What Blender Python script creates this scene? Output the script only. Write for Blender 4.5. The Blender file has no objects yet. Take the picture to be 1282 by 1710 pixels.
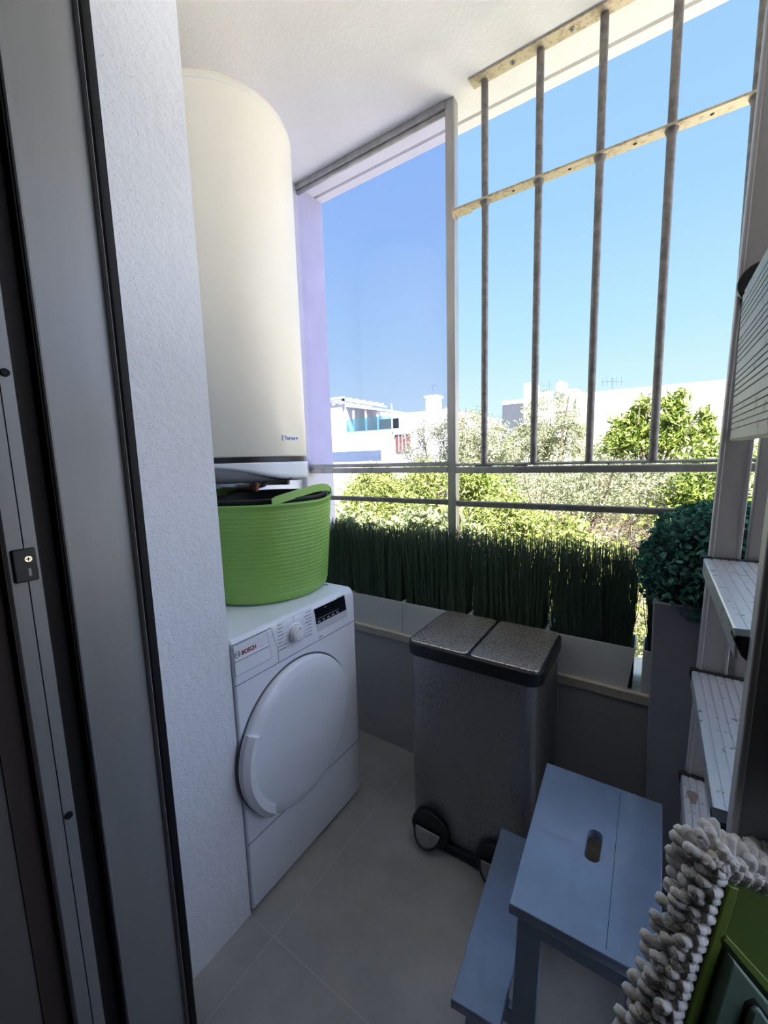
import bpy, bmesh, math, random
import numpy as np
from mathutils import Vector, Matrix

SC = bpy.context.scene
COL = SC.collection
PI = math.pi

# ------------------------------------------------------------------ camera
cam_d = bpy.data.cameras.new('camera')
cam = bpy.data.objects.new('camera', cam_d)
COL.objects.link(cam)
RT = Vector((0.83184048, 0.55430668, -0.02802735))
UP = Vector((-0.04884238, 0.12341265, 0.99115273))
FW = Vector((-0.55286151, 0.82311204, -0.1297333))
cam.matrix_world = Matrix(((RT.x, UP.x, -FW.x, 0), (RT.y, UP.y, -FW.y, 0), (RT.z, UP.z, -FW.z, 1.3225), (0, 0, 0, 1)))
cam_d.sensor_fit = 'HORIZONTAL'
cam_d.sensor_width = 36
cam_d.lens = 36 * 676.2 / 1282
cam_d.clip_start = 0.02
cam_d.clip_end = 400
SC.camera = cam

# ------------------------------------------------------------------ light
SC.view_settings.view_transform = 'Standard'
SC.view_settings.look = 'None'
SC.view_settings.gamma = 1
SC.view_settings.use_curve_mapping = False
SC.view_settings.exposure = 0.75

w = bpy.data.worlds.new('sky')
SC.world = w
w.use_nodes = True
nt = w.node_tree
nt.nodes.clear()
tc = nt.nodes.new('ShaderNodeTexCoord')
sx = nt.nodes.new('ShaderNodeSeparateXYZ')
rp = nt.nodes.new('ShaderNodeValToRGB')
bg = nt.nodes.new('ShaderNodeBackground')
wo = nt.nodes.new('ShaderNodeOutputWorld')
nt.links.new(tc.outputs['Generated'], sx.inputs[0])
nt.links.new(sx.outputs['Z'], rp.inputs[0])
nt.links.new(bg.outputs[0], wo.inputs[0])
el = rp.color_ramp.elements
el[0].position = 0.0; el[0].color = (0.80, 1.0, 1.0, 1)
el[1].position = 0.95; el[1].color = (0.26, 0.53, 0.95, 1)
for p, c in ((0.10, (0.72, 0.98, 1.0)), (0.25, (0.53, 0.85, 1.0)), (0.45, (0.40, 0.70, 1.0)), (0.65, (0.36, 0.64, 0.99))):
    e = el.new(p); e.color = (*c, 1)
# unseen right-hand sky is brightened and tinted blue as added fill for the balcony
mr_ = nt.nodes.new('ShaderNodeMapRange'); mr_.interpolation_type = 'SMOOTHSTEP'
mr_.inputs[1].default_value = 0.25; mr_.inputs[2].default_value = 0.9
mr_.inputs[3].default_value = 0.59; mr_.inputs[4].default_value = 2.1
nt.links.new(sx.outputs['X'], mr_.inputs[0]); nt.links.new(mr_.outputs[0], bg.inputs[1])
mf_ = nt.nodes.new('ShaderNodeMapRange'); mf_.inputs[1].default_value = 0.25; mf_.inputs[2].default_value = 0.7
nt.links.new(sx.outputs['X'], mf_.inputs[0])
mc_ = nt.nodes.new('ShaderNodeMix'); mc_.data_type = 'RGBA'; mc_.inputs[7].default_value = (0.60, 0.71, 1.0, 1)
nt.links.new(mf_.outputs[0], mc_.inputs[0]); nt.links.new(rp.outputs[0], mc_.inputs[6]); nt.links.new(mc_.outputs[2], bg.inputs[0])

sun_d = bpy.data.lights.new('sun', 'SUN')
sun_d.energy = 24
sun_d.angle = math.radians(0.6)
sun_d.color = (1.0, 0.95, 0.86)
sun = bpy.data.objects.new('sun', sun_d)
COL.objects.link(sun)
sun.rotation_euler = Vector((-0.35, 0.50, -0.80)).to_track_quat('-Z', 'Y').to_euler()
sun.location = (6, -8, 13)

cy = SC.cycles
cy.max_bounces = 10
cy.diffuse_bounces = 6
cy.glossy_bounces = 4
cy.transparent_max_bounces = 12
cy.caustics_reflective = False
cy.caustics_refractive = False
cy.use_denoising = True
cy.sample_clamp_indirect = 12

# ------------------------------------------------------------------ materials
def new_mat(name):
    m = bpy.data.materials.new(name)
    m.use_nodes = True
    n = m.node_tree
    return m, n, n.nodes['Principled BSDF']

def coords(n, scale=(1, 1, 1)):
    t = n.nodes.new('ShaderNodeTexCoord')
    mp = n.nodes.new('ShaderNodeMapping')
    mp.inputs['Scale'].default_value = scale
    n.links.new(t.outputs['Object'], mp.inputs[0])
    return mp.outputs[0]

def noise(n, vec, scale, detail=4, rough=0.55):
    x = n.nodes.new('ShaderNodeTexNoise')
    x.inputs['Scale'].default_value = scale
    x.inputs['Detail'].default_value = detail
    x.inputs['Roughness'].default_value = rough
    n.links.new(vec, x.inputs['Vector'])
    return x.outputs['Fac']

def ramp(n, fac, stops):
    r = n.nodes.new('ShaderNodeValToRGB')
    e = r.color_ramp.elements
    e[0].position = stops[0][0]; e[0].color = (*stops[0][1], 1)
    e[1].position = stops[-1][0]; e[1].color = (*stops[-1][1], 1)
    for p, c in stops[1:-1]:
        k = e.new(p); k.color = (*c, 1)
    n.links.new(fac, r.inputs[0])
    return r.outputs[0]

def mixc(n, fac, a, b, mode='MIX'):
    x = n.nodes.new('ShaderNodeMix')
    x.data_type = 'RGBA'
    x.blend_type = mode
    for s, v in ((x.inputs[0], fac), (x.inputs[6], a), (x.inputs[7], b)):
        if hasattr(v, 'links') or isinstance(v, bpy.types.NodeSocket):
            n.links.new(v, s)
        elif isinstance(v, (int, float)):
            s.default_value = v
        else:
            s.default_value = (*v, 1)
    return x.outputs[2]

def bump(n, bs, h, strength, dist=0.002):
    b = n.nodes.new('ShaderNodeBump')
    b.inputs['Strength'].default_value = strength
    b.inputs['Distance'].default_value = dist
    n.links.new(h, b.inputs['Height'])
    n.links.new(b.outputs[0], bs.inputs['Normal'])

def mat(name, col, rough=0.5, metal=0.0, var=0.06, vscale=6, bmp=0.0, bscale=60, bdist=0.002, scale=(1, 1, 1), spec=None, coat=0):
    m, n, bs = new_mat(name)
    v = coords(n, scale)
    f = noise(n, v, vscale)
    lo = tuple(c * (1 - var) for c in col); hi = tuple(min(1, c * (1 + var)) for c in col)
    n.links.new(ramp(n, f, [(0.3, lo), (0.7, hi)]), bs.inputs['Base Color'])
    bs.inputs['Roughness'].default_value = rough
    bs.inputs['Metallic'].default_value = metal
    if spec is not None: bs.inputs['Specular IOR Level'].default_value = spec
    if coat: bs.inputs['Coat Weight'].default_value = coat
    if bmp: bump(n, bs, noise(n, v, bscale, 3), bmp, bdist)
    return m

def plaster(name, col, pit=0.35, sc=55):
    m, n, bs = new_mat(name)
    v = coords(n)
    a = noise(n, v, sc, 5, 0.6)
    vo = n.nodes.new('ShaderNodeTexVoronoi'); vo.inputs['Scale'].default_value = sc * 2.2
    n.links.new(v, vo.inputs['Vector'])
    mr = n.nodes.new('ShaderNodeMapRange'); mr.inputs[1].default_value = 0.0; mr.inputs[2].default_value = 0.3
    n.links.new(vo.outputs['Distance'], mr.inputs[0])
    big = noise(n, v, 14, 3)
    mm = n.nodes.new('ShaderNodeMath'); mm.operation = 'MULTIPLY'
    n.links.new(mr.outputs[0], mm.inputs[0]); n.links.new(big, mm.inputs[1])
    ad = n.nodes.new('ShaderNodeMath'); ad.operation = 'ADD'
    n.links.new(mm.outputs[0], ad.inputs[0]); n.links.new(a, ad.inputs[1])
    bump(n, bs, ad.outputs[0], pit, 0.004)
    f = noise(n, v, 3)
    n.links.new(ramp(n, f, [(0.3, tuple(c * 0.95 for c in col)), (0.7, col)]), bs.inputs['Base Color'])
    bs.inputs['Roughness'].default_value = 0.85
    return m

def leafmat(name, c1, c2, rough=0.5, trans=0.35, spec=0.5):
    m = bpy.data.materials.new(name); m.use_nodes = True
    n = m.node_tree; bs = n.nodes['Principled BSDF']; out = n.nodes['Material Output']
    g = n.nodes.new('ShaderNodeNewGeometry')
    col = ramp(n, g.outputs['Random Per Island'], [(0.0, c1), (1.0, c2)])
    n.links.new(col, bs.inputs['Base Color'])
    bs.inputs['Roughness'].default_value = rough
    bs.inputs['Specular IOR Level'].default_value = spec
    if trans:
        t = n.nodes.new('ShaderNodeBsdfTranslucent')
        n.links.new(col, t.inputs[0])
        mx = n.nodes.new('ShaderNodeMixShader'); mx.inputs[0].default_value = trans
        n.links.new(bs.outputs[0], mx.inputs[1]); n.links.new(t.outputs[0], mx.inputs[2])
        n.links.new(mx.outputs[0], out.inputs[0])
    return m

def glassmat(name, tint, refl=0.06, rough=0.0):
    m = bpy.data.materials.new(name); m.use_nodes = True
    n = m.node_tree; n.nodes.clear()
    o = n.nodes.new('ShaderNodeOutputMaterial')
    t = n.nodes.new('ShaderNodeBsdfTransparent'); t.inputs[0].default_value = (*tint, 1)
    g = n.nodes.new('ShaderNodeBsdfGlossy'); g.inputs['Roughness'].default_value = rough
    mx = n.nodes.new('ShaderNodeMixShader'); mx.inputs[0].default_value = refl
    n.links.new(t.outputs[0], mx.inputs[1]); n.links.new(g.outputs[0], mx.inputs[2]); n.links.new(mx.outputs[0], o.inputs[0])
    return m

M = {}
M['plaster'] = plaster('white_plaster', (0.80, 0.83, 0.90), 0.55)
M['ceiling'] = plaster('ceiling_stucco', (0.86, 0.85, 0.83), 0.42, 70)
M['lavender'] = mat('lavender_render', (0.50, 0.50, 0.58), 0.85, bmp=0.1, bscale=120)
M['paint'] = mat('painted_wall', (0.52, 0.52, 0.55), 0.75, var=0.05, vscale=3, bmp=0.12, bscale=180)
M['outer_white'] = mat('outer_white_render', (0.82, 0.82, 0.82), 0.85, bmp=0.1, bscale=120)
M['sill'] = mat('stone_sill', (0.62, 0.58, 0.50), 0.6, var=0.08, vscale=20)
M['alu'] = mat('aged_aluminium', (0.42, 0.41, 0.40), 0.38, 0.75, var=0.18, vscale=18, scale=(1, 1, 0.2))
M['alu_bar'] = mat('weathered_steel_bar', (0.22, 0.205, 0.20), 0.5, 0.6, var=0.3, vscale=40, bmp=0.2, bscale=200)
M['jamb_alu'] = mat('satin_grey_aluminium', (0.26, 0.262, 0.27), 0.42, 0.35, var=0.05, vscale=4, scale=(6, 6, 0.5))
M['rubber'] = mat('black_rubber', (0.006, 0.006, 0.008), 0.6, var=0.1, spec=0.25)
M['dark_track'] = mat('dark_track', (0.012, 0.010, 0.010), 0.6, spec=0.25)
M['brown_track'] = mat('brown_track', (0.05, 0.035, 0.03), 0.6, spec=0.3)
M['room_floor'] = mat('dark_wood_floor', (0.06, 0.045, 0.035), 0.5)
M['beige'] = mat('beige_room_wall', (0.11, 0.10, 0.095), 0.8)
M['chrome'] = mat('chrome', (0.75, 0.75, 0.76), 0.2, 1.0, var=0.02)
M['enamel'] = mat('white_enamel', (0.77, 0.81, 0.90), 0.28, var=0.01, coat=0.15)
M['enamel_line'] = mat('panel_gap', (0.10, 0.10, 0.12), 0.6)
M['plastic_white'] = mat('white_plastic', (0.79, 0.82, 0.89), 0.32, var=0.01)
M['sensor_strip'] = mat('silver_sensor_strip', (0.62, 0.64, 0.70), 0.35)
M['display'] = mat('black_display', (0.008, 0.009, 0.014), 0.12, var=0.05)
M['ink'] = mat('grey_ink', (0.045, 0.045, 0.055), 0.5)
M['ink_white'] = mat('white_ink', (0.7, 0.72, 0.75), 0.5)
M['red_ink'] = mat('red_ink', (0.28, 0.012, 0.02), 0.4)
M['heater'] = mat('cream_enamel', (0.90, 0.86, 0.76), 0.35, var=0.01)
M['heater_grey'] = mat('grey_plastic_recess', (0.33, 0.34, 0.37), 0.4, var=0.03)
M['black'] = mat('black_plastic', (0.010, 0.011, 0.014), 0.4, var=0.1)
M['copper'] = mat('copper_pipe', (0.26, 0.12, 0.07), 0.4, 0.8, var=0.25, vscale=40)
M['grey_pipe'] = mat('grey_pipe', (0.28, 0.28, 0.29), 0.5)
M['tub'] = mat('lime_green_rubber', (0.25, 0.46, 0.10), 0.42, var=0.04, vscale=8)
M['tub_black'] = mat('black_rubber_tub', (0.010, 0.013, 0.013), 0.45)
M['pot'] = mat('anthracite_pot', (0.20, 0.20, 0.235), 0.45, var=0.1, vscale=9)
M['planter'] = mat('white_planter', (0.82, 0.84, 0.86), 0.5, var=0.03)
M['soil'] = mat('soil', (0.03, 0.025, 0.02), 0.9)
M['reed'] = leafmat('dark_green_reed', (0.040, 0.075, 0.060), (0.125, 0.185, 0.135), 0.5, 0.0, 0.35)
M['topiary'] = leafmat('dark_green_topiary', (0.030, 0.125, 0.095), (0.085, 0.27, 0.20), 0.55, 0.12, 0.3)
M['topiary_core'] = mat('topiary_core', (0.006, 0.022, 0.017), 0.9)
M['stool'] = mat('blue_grey_paint', (0.19, 0.27, 0.43), 0.30, var=0.16, vscale=5, bmp=0.05, bscale=200, spec=0.8, coat=0.4)
M['tread'] = None
M['stile'] = mat('anodised_stile', (0.50, 0.49, 0.51), 0.5, 0.2, var=0.08, vscale=10, scale=(1, 1, 0.15))
M['mop_green'] = mat('green_mop_plastic', (0.085, 0.16, 0.022), 0.45)
M['mop_green_light'] = mat('light_green_mop_rib', (0.14, 0.22, 0.03), 0.45)
M['mop_grey'] = mat('grey_green_mop_plastic', (0.12, 0.19, 0.145), 0.45)
M['mop_white'] = mat('white_chenille', (0.84, 0.82, 0.80), 0.95, var=0.08, vscale=60, bmp=0.7, bscale=900, bdist=0.001)
M['blotch'] = mat('brown_paint_blotch', (0.16, 0.12, 0.10), 0.8, var=0.3, vscale=120)
M['mop_pole'] = mat('mop_pole', (0.12, 0.12, 0.13), 0.35, 0.6)
M['bark'] = mat('bark', (0.09, 0.07, 0.05), 0.9, var=0.3, vscale=15)
M['bldg'] = mat('sunlit_render', (0.60, 0.595, 0.58), 0.9)
M['bldg_cream'] = mat('cream_render', (0.34, 0.295, 0.225), 0.9, var=0.12, vscale=0.3)
M['bldg_grey'] = mat('slate_cladding', (0.030, 0.038, 0.058), 0.7)
M['bldg_trim'] = mat('pale_trim', (0.20, 0.22, 0.24), 0.8)
M['terra'] = mat('terracotta_shutter', (0.10, 0.035, 0.02), 0.8)
M['fence_blue'] = mat('blue_grey_fence', (0.05, 0.075, 0.11), 0.8)
M['balc_glass'] = glassmat('aqua_glass', (0.62, 0.90, 0.93), 0.3, 0.05)
M['pane'] = glassmat('tinted_pane', (0.86, 0.86, 0.99), 0.035)
M['ground'] = mat('dry_grass_ground', (0.17, 0.15, 0.09), 0.95, var=0.35, vscale=1.2, bmp=0.6, bscale=6, bdist=0.05)
M['bounce_pale'] = mat('pale_bounce_slab', (0.76, 0.73, 0.68), 0.9, var=0.1)
M['twig'] = mat('dry_twig', (0.12, 0.085, 0.07), 0.9)
M['olive'] = leafmat('olive_leaf', (0.110, 0.120, 0.070), (0.360, 0.390, 0.245), 0.6, 0.25)
M['bright'] = leafmat('bright_leaf', (0.085, 0.115, 0.022), (0.310, 0.345, 0.105), 0.5, 0.3)
M['laurel'] = leafmat('laurel_leaf', (0.050, 0.075, 0.025), (0.360, 0.400, 0.200), 0.4, 0.25)
M['fresh'] = leafmat('fresh_leaf', (0.060, 0.105, 0.014), (0.230, 0.290, 0.055), 0.5, 0.3)

# floor tiles: large grey porcelain, joints every 0.59 m
def floor_mat():
    m, n, bs = new_mat('grey_porcelain_tile')
    v = coords(n)
    s = n.nodes.new('ShaderNodeSeparateXYZ'); n.links.new(v, s.inputs[0])
    outs = []
    for ax, off, per in (('X', 0.830 + 5.9, 0.59), ('Y', -0.617 + 5.9, 1.18)):
        a = n.nodes.new('ShaderNodeMath'); a.operation = 'ADD'; a.inputs[1].default_value = off
        n.links.new(s.outputs[ax], a.inputs[0])
        d = n.nodes.new('ShaderNodeMath'); d.operation = 'MODULO'; d.inputs[1].default_value = per
        n.links.new(a.outputs[0], d.inputs[0])
        l = n.nodes.new('ShaderNodeMath'); l.operation = 'LESS_THAN'; l.inputs[1].default_value = 0.0025
        n.links.new(d.outputs[0], l.inputs[0]); outs.append(l.outputs[0])
    mx = n.nodes.new('ShaderNodeMath'); mx.operation = 'MAXIMUM'
    n.links.new(outs[0], mx.inputs[0]); n.links.new(outs[1], mx.inputs[1])
    c = ramp(n, noise(n, v, 4.5, 8, 0.62), [(0.28, (0.32, 0.318, 0.31)), (0.5, (0.40, 0.398, 0.39)), (0.74, (0.48, 0.475, 0.46))])
    c2 = mixc(n, mx.outputs[0], c, (0.50, 0.49, 0.47))
    n.links.new(c2, bs.inputs['Base Color'])
    n.links.new(ramp(n, noise(n, v, 9, 5), [(0.3, (0.42,) * 3), (0.7, (0.58,) * 3)]), bs.inputs['Roughness'])
    return m
M['floor'] = floor_mat()

def speckled_steel(name, base, spot, lo, hi, sc, rough, metal=0.6):
    m, n, bs = new_mat(name)
    v = coords(n, (1, 1, 0.7))
    a = noise(n, v, sc, 3, 0.7)
    b = noise(n, v, 5, 3)
    ad = n.nodes.new('ShaderNodeMath'); ad.operation = 'MULTIPLY_ADD'; ad.inputs[1].default_value = 0.35
    n.links.new(b, ad.inputs[0]); n.links.new(a, ad.inputs[2])
    f = ramp(n, ad.outputs[0], [(lo, (0, 0, 0)), (hi, (1, 1, 1))])
    n.links.new(mixc(n, f, base, spot), bs.inputs['Base Color'])
    g = n.nodes.new('ShaderNodeMath'); g.operation = 'MULTIPLY_ADD'; g.inputs[1].default_value = -0.4; g.inputs[2].default_value = metal
    n.links.new(f, g.inputs[0]); n.links.new(g.outputs[0], bs.inputs['Metallic'])
    bs.inputs['Roughness'].default_value = rough
    return m
M['bin_lid'] = speckled_steel('stained_steel_lid', (0.74, 0.68, 0.63), (0.26, 0.21, 0.17), 0.68, 0.75, 150, 0.30, metal=0.85)
M['bin_body'] = speckled_steel('spotted_steel_body', (0.33, 0.32, 0.33), (0.12, 0.11, 0.105), 0.78, 0.83, 240, 0.36, metal=0.75)
M['tread'] = speckled_steel('scuffed_aluminium_tread', (0.80, 0.82, 0.88), (0.30, 0.25, 0.22), 0.80, 0.86, 60, 0.36, metal=0.75)
M['platform'] = speckled_steel('scuffed_platform', (0.36, 0.37, 0.38), (0.14, 0.12, 0.11), 0.79, 0.85, 50, 0.5, metal=0.4)
M['flat_bar'] = speckled_steel('rusty_flat_bar', (0.58, 0.50, 0.38), (0.36, 0.28, 0.19), 0.66, 0.86, 60, 0.5)

# ------------------------------------------------------------------ mesh helpers
class MB:
    def __init__(s):
        s.v = []; s.f = []
    def add(s, vs, fs):
        k = len(s.v)
        s.v += [tuple(p) for p in vs]
        s.f += [tuple(i + k for i in f) for f in fs]
        return s
    def box(s, x0, x1, y0, y1, z0, z1):
        vs = [(x, y, z) for z in (z0, z1) for y in (y0, y1) for x in (x0, x1)]
        return s.add(vs, [(0, 2, 3, 1), (4, 5, 7, 6), (0, 1, 5, 4), (2, 6, 7, 3), (0, 4, 6, 2), (1, 3, 7, 5)])
    def obox(s, c, ax, ay, az, hx, hy, hz):
        c = Vector(c); vs = []
        for k in (-1, 1):
            for j in (-1, 1):
                for i in (-1, 1):
                    vs.append(c + ax * (i * hx) + ay * (j * hy) + az * (k * hz))
        return s.add(vs, [(0, 2, 3, 1), (4, 5, 7, 6), (0, 1, 5, 4), (2, 6, 7, 3), (0, 4, 6, 2), (1, 3, 7, 5)])
    def extrude(s, prof, fn, a, b):
        # prof: list of 2D points; fn(p, t) -> 3D; from a to b
        n = len(prof)
        vs = [fn(p, a) for p in prof] + [fn(p, b) for p in prof]
        fs = [(i, (i + 1) % n, n + (i + 1) % n, n + i) for i in range(n)]
        fs += [tuple(range(n))[::-1], tuple(range(n, 2 * n))]
        return s.add(vs, fs)
    def tube(s, path, r, n=10, caps=True):
        path = [Vector(p) for p in path]
        rs = r if isinstance(r, (list, tuple)) else [r] * len(path)
        vs = []; up = None
        for i, p in enumerate(path):
            t = (path[min(i + 1, len(path) - 1)] - path[max(i - 1, 0)]).normalized()
            if up is None:
                up = t.orthogonal().normalized()
            else:
                up = (up - t * up.dot(t)); up = up.normalized() if up.length > 1e-6 else t.orthogonal().normalized()
            sd = t.cross(up)
            for k in range(n):
                a = 2 * PI * k / n
                vs.append(p + (up * math.cos(a) + sd * math.sin(a)) * rs[i])
        fs = []
        for i in range(len(path) - 1):
            for k in range(n):
                fs.append((i * n + k, i * n + (k + 1) % n, (i + 1) * n + (k + 1) % n, (i + 1) * n + k))
        if caps:
            fs.append(tuple(range(n))[::-1]); fs.append(tuple(range((len(path) - 1) * n, len(path) * n)))
        return s.add(vs, fs)
    def lathe(s, prof, c, n=64, sx=1, sy=1):
        vs = []; fs = []
        for (r, z) in prof:
            for k in range(n):
                a = 2 * PI * k / n
                vs.append((c[0] + r * sx * math.cos(a), c[1] + r * sy * math.sin(a), z))
        for i in range(len(prof) - 1):
            for k in range(n):
                fs.append((i * n + k, i * n + (k + 1) % n, (i + 1) * n + (k + 1) % n, (i + 1) * n + k))
        return s.add(vs, fs)
    def disc(s, c, nrm, r, h, n=24):
        nrm = Vector(nrm).normalized(); c = Vector(c)
        return s.tube([c, c + nrm * h], r, n)

def origin_of(o):
    p = Vector((0, 0, 0))
    while o is not None:
        p += o.location; o = o.parent
    return p

def link_mesh(name, me, material, parent=None, loc=None, bevel=0, smooth=True, segs=2):
    o = bpy.data.objects.new(name, me)
    COL.objects.link(o)
    if parent is not None: o.parent = parent
    if material is not None:
        me.materials.clear(); me.materials.append(material)
    if bevel:
        b = o.modifiers.new('bevel', 'BEVEL'); b.width = bevel; b.segments = segs; b.limit_method = 'ANGLE'; b.angle_limit = math.radians(35)
    return o

def obj(name, mb, material, parent=None, loc=None, bevel=0, smooth=True, segs=2, sharp=35, recalc=True):
    """mb is written in world metres; the mesh is stored relative to its parent (or to loc for a top-level mesh)"""
    base = origin_of(parent) if parent is not None else Vector(loc or (0, 0, 0))
    me = bpy.data.meshes.new(name)
    me.from_pydata([(p[0] - base.x, p[1] - base.y, p[2] - base.z) for p in mb.v], [], mb.f)
    if recalc or smooth:
        bm = bmesh.new(); bm.from_mesh(me)
        if recalc: bmesh.ops.recalc_face_normals(bm, faces=bm.faces)
        if smooth:
            lim = math.radians(sharp)
            for f in bm.faces: f.smooth = True
            for e in bm.edges:
                if len(e.link_faces) == 2 and e.calc_face_angle(0) > lim: e.smooth = False
        bm.to_mesh(me); bm.free()
    o = link_mesh(name, me, material, parent, bevel=bevel, segs=segs)
    if parent is None: o.location = base
    return o

def tag(o, label=None, cat=None, group=None, kind=None):
    if label: o['label'] = label
    if cat: o['category'] = cat
    if group: o['group'] = group
    if kind: o['kind'] = kind
    return o

def thing(name, label, cat, loc=(0, 0, 0), group=None, kind=None):
    o = bpy.data.objects.new(name, None); COL.objects.link(o); o.location = loc
    o.empty_display_size = 0.05
    return tag(o, label, cat, group, kind)

def struct(name, mb, m, loc=(0, 0, 0), label=None, bevel=0):
    o = obj(name, mb, m, None, loc, bevel)
    return tag(o, label, None, None, 'structure')

def text_mesh(s, size, mw, extrude=0.0003, bold=0.0, align='LEFT'):
    cu = bpy.data.curves.new('lettering', 'FONT'); cu.body = s; cu.size = size; cu.extrude = extrude; cu.offset = bold; cu.align_x = align
    cu.resolution_u = 3
    t = bpy.data.objects.new('lettering', cu); COL.objects.link(t)
    bpy.context.view_layer.update()
    me = bpy.data.meshes.new_from_object(t.evaluated_get(bpy.context.evaluated_depsgraph_get()))
    me.transform(mw)
    bpy.data.objects.remove(t)
    return me

def text_obj(name, s, size, pos, xdir, ydir, material, parent, bold=0.0, extrude=0.0003, xscale=1.0, align='LEFT'):
    x = Vector(xdir).normalized(); y = Vector(ydir).normalized(); z = x.cross(y)
    p = Vector(pos) - origin_of(parent)
    mw = Matrix(((x.x * xscale, y.x, z.x, p.x), (x.y * xscale, y.y, z.y, p.y), (x.z * xscale, y.z, z.z, p.z), (0, 0, 0, 1)))
    return link_mesh(name, text_mesh(s, size, mw, extrude, bold, align), material, parent)

def plate_mesh(outlines, thick, bev=0.0):
    cu = bpy.data.curves.new('plate', 'CURVE'); cu.dimensions = '2D'; cu.fill_mode = 'BOTH'; cu.extrude = thick / 2 - bev; cu.bevel_depth = bev; cu.bevel_resolution = 2
    for ol in outlines:
        sp = cu.splines.new('POLY'); sp.points.add(len(ol) - 1)
        for i, p in enumerate(ol): sp.points[i].co = (p[0], p[1], 0, 1)
        sp.use_cyclic_u = True
    t = bpy.data.objects.new('plate', cu); COL.objects.link(t)
    bpy.context.view_layer.update()
    me = bpy.data.meshes.new_from_object(t.evaluated_get(bpy.context.evaluated_depsgraph_get()))
    bpy.data.objects.remove(t)
    return me

def rrect(x0, x1, y0, y1, r, n=6):
    pts = []
    for cx, cy_, a0 in ((x1 - r, y1 - r, 0), (x0 + r, y1 - r, 90), (x0 + r, y0 + r, 180), (x1 - r, y0 + r, 270)):
        for k in range(n + 1):
            a = math.radians(a0 + 90 * k / n)
            pts.append((cx + r * math.cos(a), cy_ + r * math.sin(a)))
    return pts

# ------------------------------------------------------------------ foliage
def leaf_arrays(pos, size, rng, aspect=0.45, up=0.0, kind='diamond'):
    n = len(pos)
    a = rng.normal(size=(n, 3)); a /= np.linalg.norm(a, axis=1)[:, None]
    a[:, 2] += up; a /= np.linalg.norm(a, axis=1)[:, None]
    b = rng.normal(size=(n, 3)); b -= (a * b).sum(1)[:, None] * a; b /= np.linalg.norm(b, axis=1)[:, None]
    c = np.cross(a, b)
    L = size * rng.uniform(0.65, 1.3, n)[:, None]; W = L * aspect
    if kind == 'diamond':      # two blades folded along the midrib
        P = [pos - a * L * 0.5, pos + b * W * 0.5 + c * W * 0.16 - a * L * 0.05, pos + a * L * 0.5, pos - b * W * 0.5 + c * W * 0.16 - a * L * 0.05]
        faces = [(0, 1, 2), (0, 2, 3)]
    else:                      # rounded, cupped
        P = [pos]
        for k in range(6):
            t = 2 * PI * k / 6
            P.append(pos + a * math.cos(t) * L * 0.5 + b * math.sin(t) * W * 0.5 + c * L * 0.14)
        faces = [(0, k + 1, (k + 1) % 6 + 1) for k in range(6)]
    m = len(P)
    V = np.stack(P, 1).reshape(-1, 3)
    F = (np.arange(n)[:, None, None] * m + np.array(faces)[None]).reshape(-1, 3)
    return V, F

def np_obj(name, V, F, material, parent=None, loc=(0, 0, 0)):
    base = origin_of(parent) if parent is not None else Vector(loc)
    V = V - np.array(base)[None]
    me = bpy.data.meshes.new(name)
    me.from_pydata(V.tolist(), [], F.tolist())
    o = link_mesh(name, me, material, parent)
    if parent is None: o.location = base
    return o

def crown(blobs, n, rng, clumps=60, shell=0.55, spread=0.16):
    """leaf positions gathered in sprays over the outer shell of a few overlapping ellipsoids"""
    wts = np.array([b[1][0] * b[1][1] + b[1][2] ** 2 for b in blobs]); wts /= wts.sum()
    out = []
    for (c, r), q in zip(blobs, wts):
        k = max(6, int(clumps * q)); m = int(n * q)
        d = rng.normal(size=(k, 3)); d /= np.linalg.norm(d, axis=1)[:, None]
        rad = shell + (1 - shell) * rng.random(k) ** 0.6
        cc = np.array(c) + d * np.array(r) * rad[:, None]
        i = rng.integers(0, k, m)
        s = spread * (sum(r) / 3)
        out.append(cc[i] + rng.normal(size=(m, 3)) * s)
    return np.concatenate(out)

def tree(name, label, cat, base, blobs, n, size, m, seed, group=None, aspect=0.4, clumps=60, spread=0.16, trunk_r=0.08, shell=0.55, up=0.15):
    rng = np.random.default_rng(seed)
    t = thing(name, label, cat, base, group)
    V, F = leaf_arrays(crown(blobs, n, rng, clumps, shell, spread), size, rng, aspect, up)
    np_obj('foliage', V, F, m, t)
    mb = MB(); b = Vector(base)
    c0 = Vector(blobs[0][0])
    fork = b.lerp(c0, 0.55)
    mb.tube([b, b.lerp(fork, 0.5) + Vector((0.04, 0.03, 0)), fork], [trunk_r, trunk_r * 0.85, trunk_r * 0.7], 8)
    for c, r in blobs:
        for q in range(3):
            d = Vector(rng.normal(size=3)) * 0.45
            e = Vector(c) + Vector((d.x * r[0], d.y * r[1], abs(d.z) * r[2]))
            mb.tube([fork, fork.lerp(e, 0.55) + Vector((0, 0, -0.05)), e], [trunk_r * 0.55, trunk_r * 0.35, trunk_r * 0.12], 6)
    obj('trunk', mb, M['bark'], t)
    return t

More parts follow.
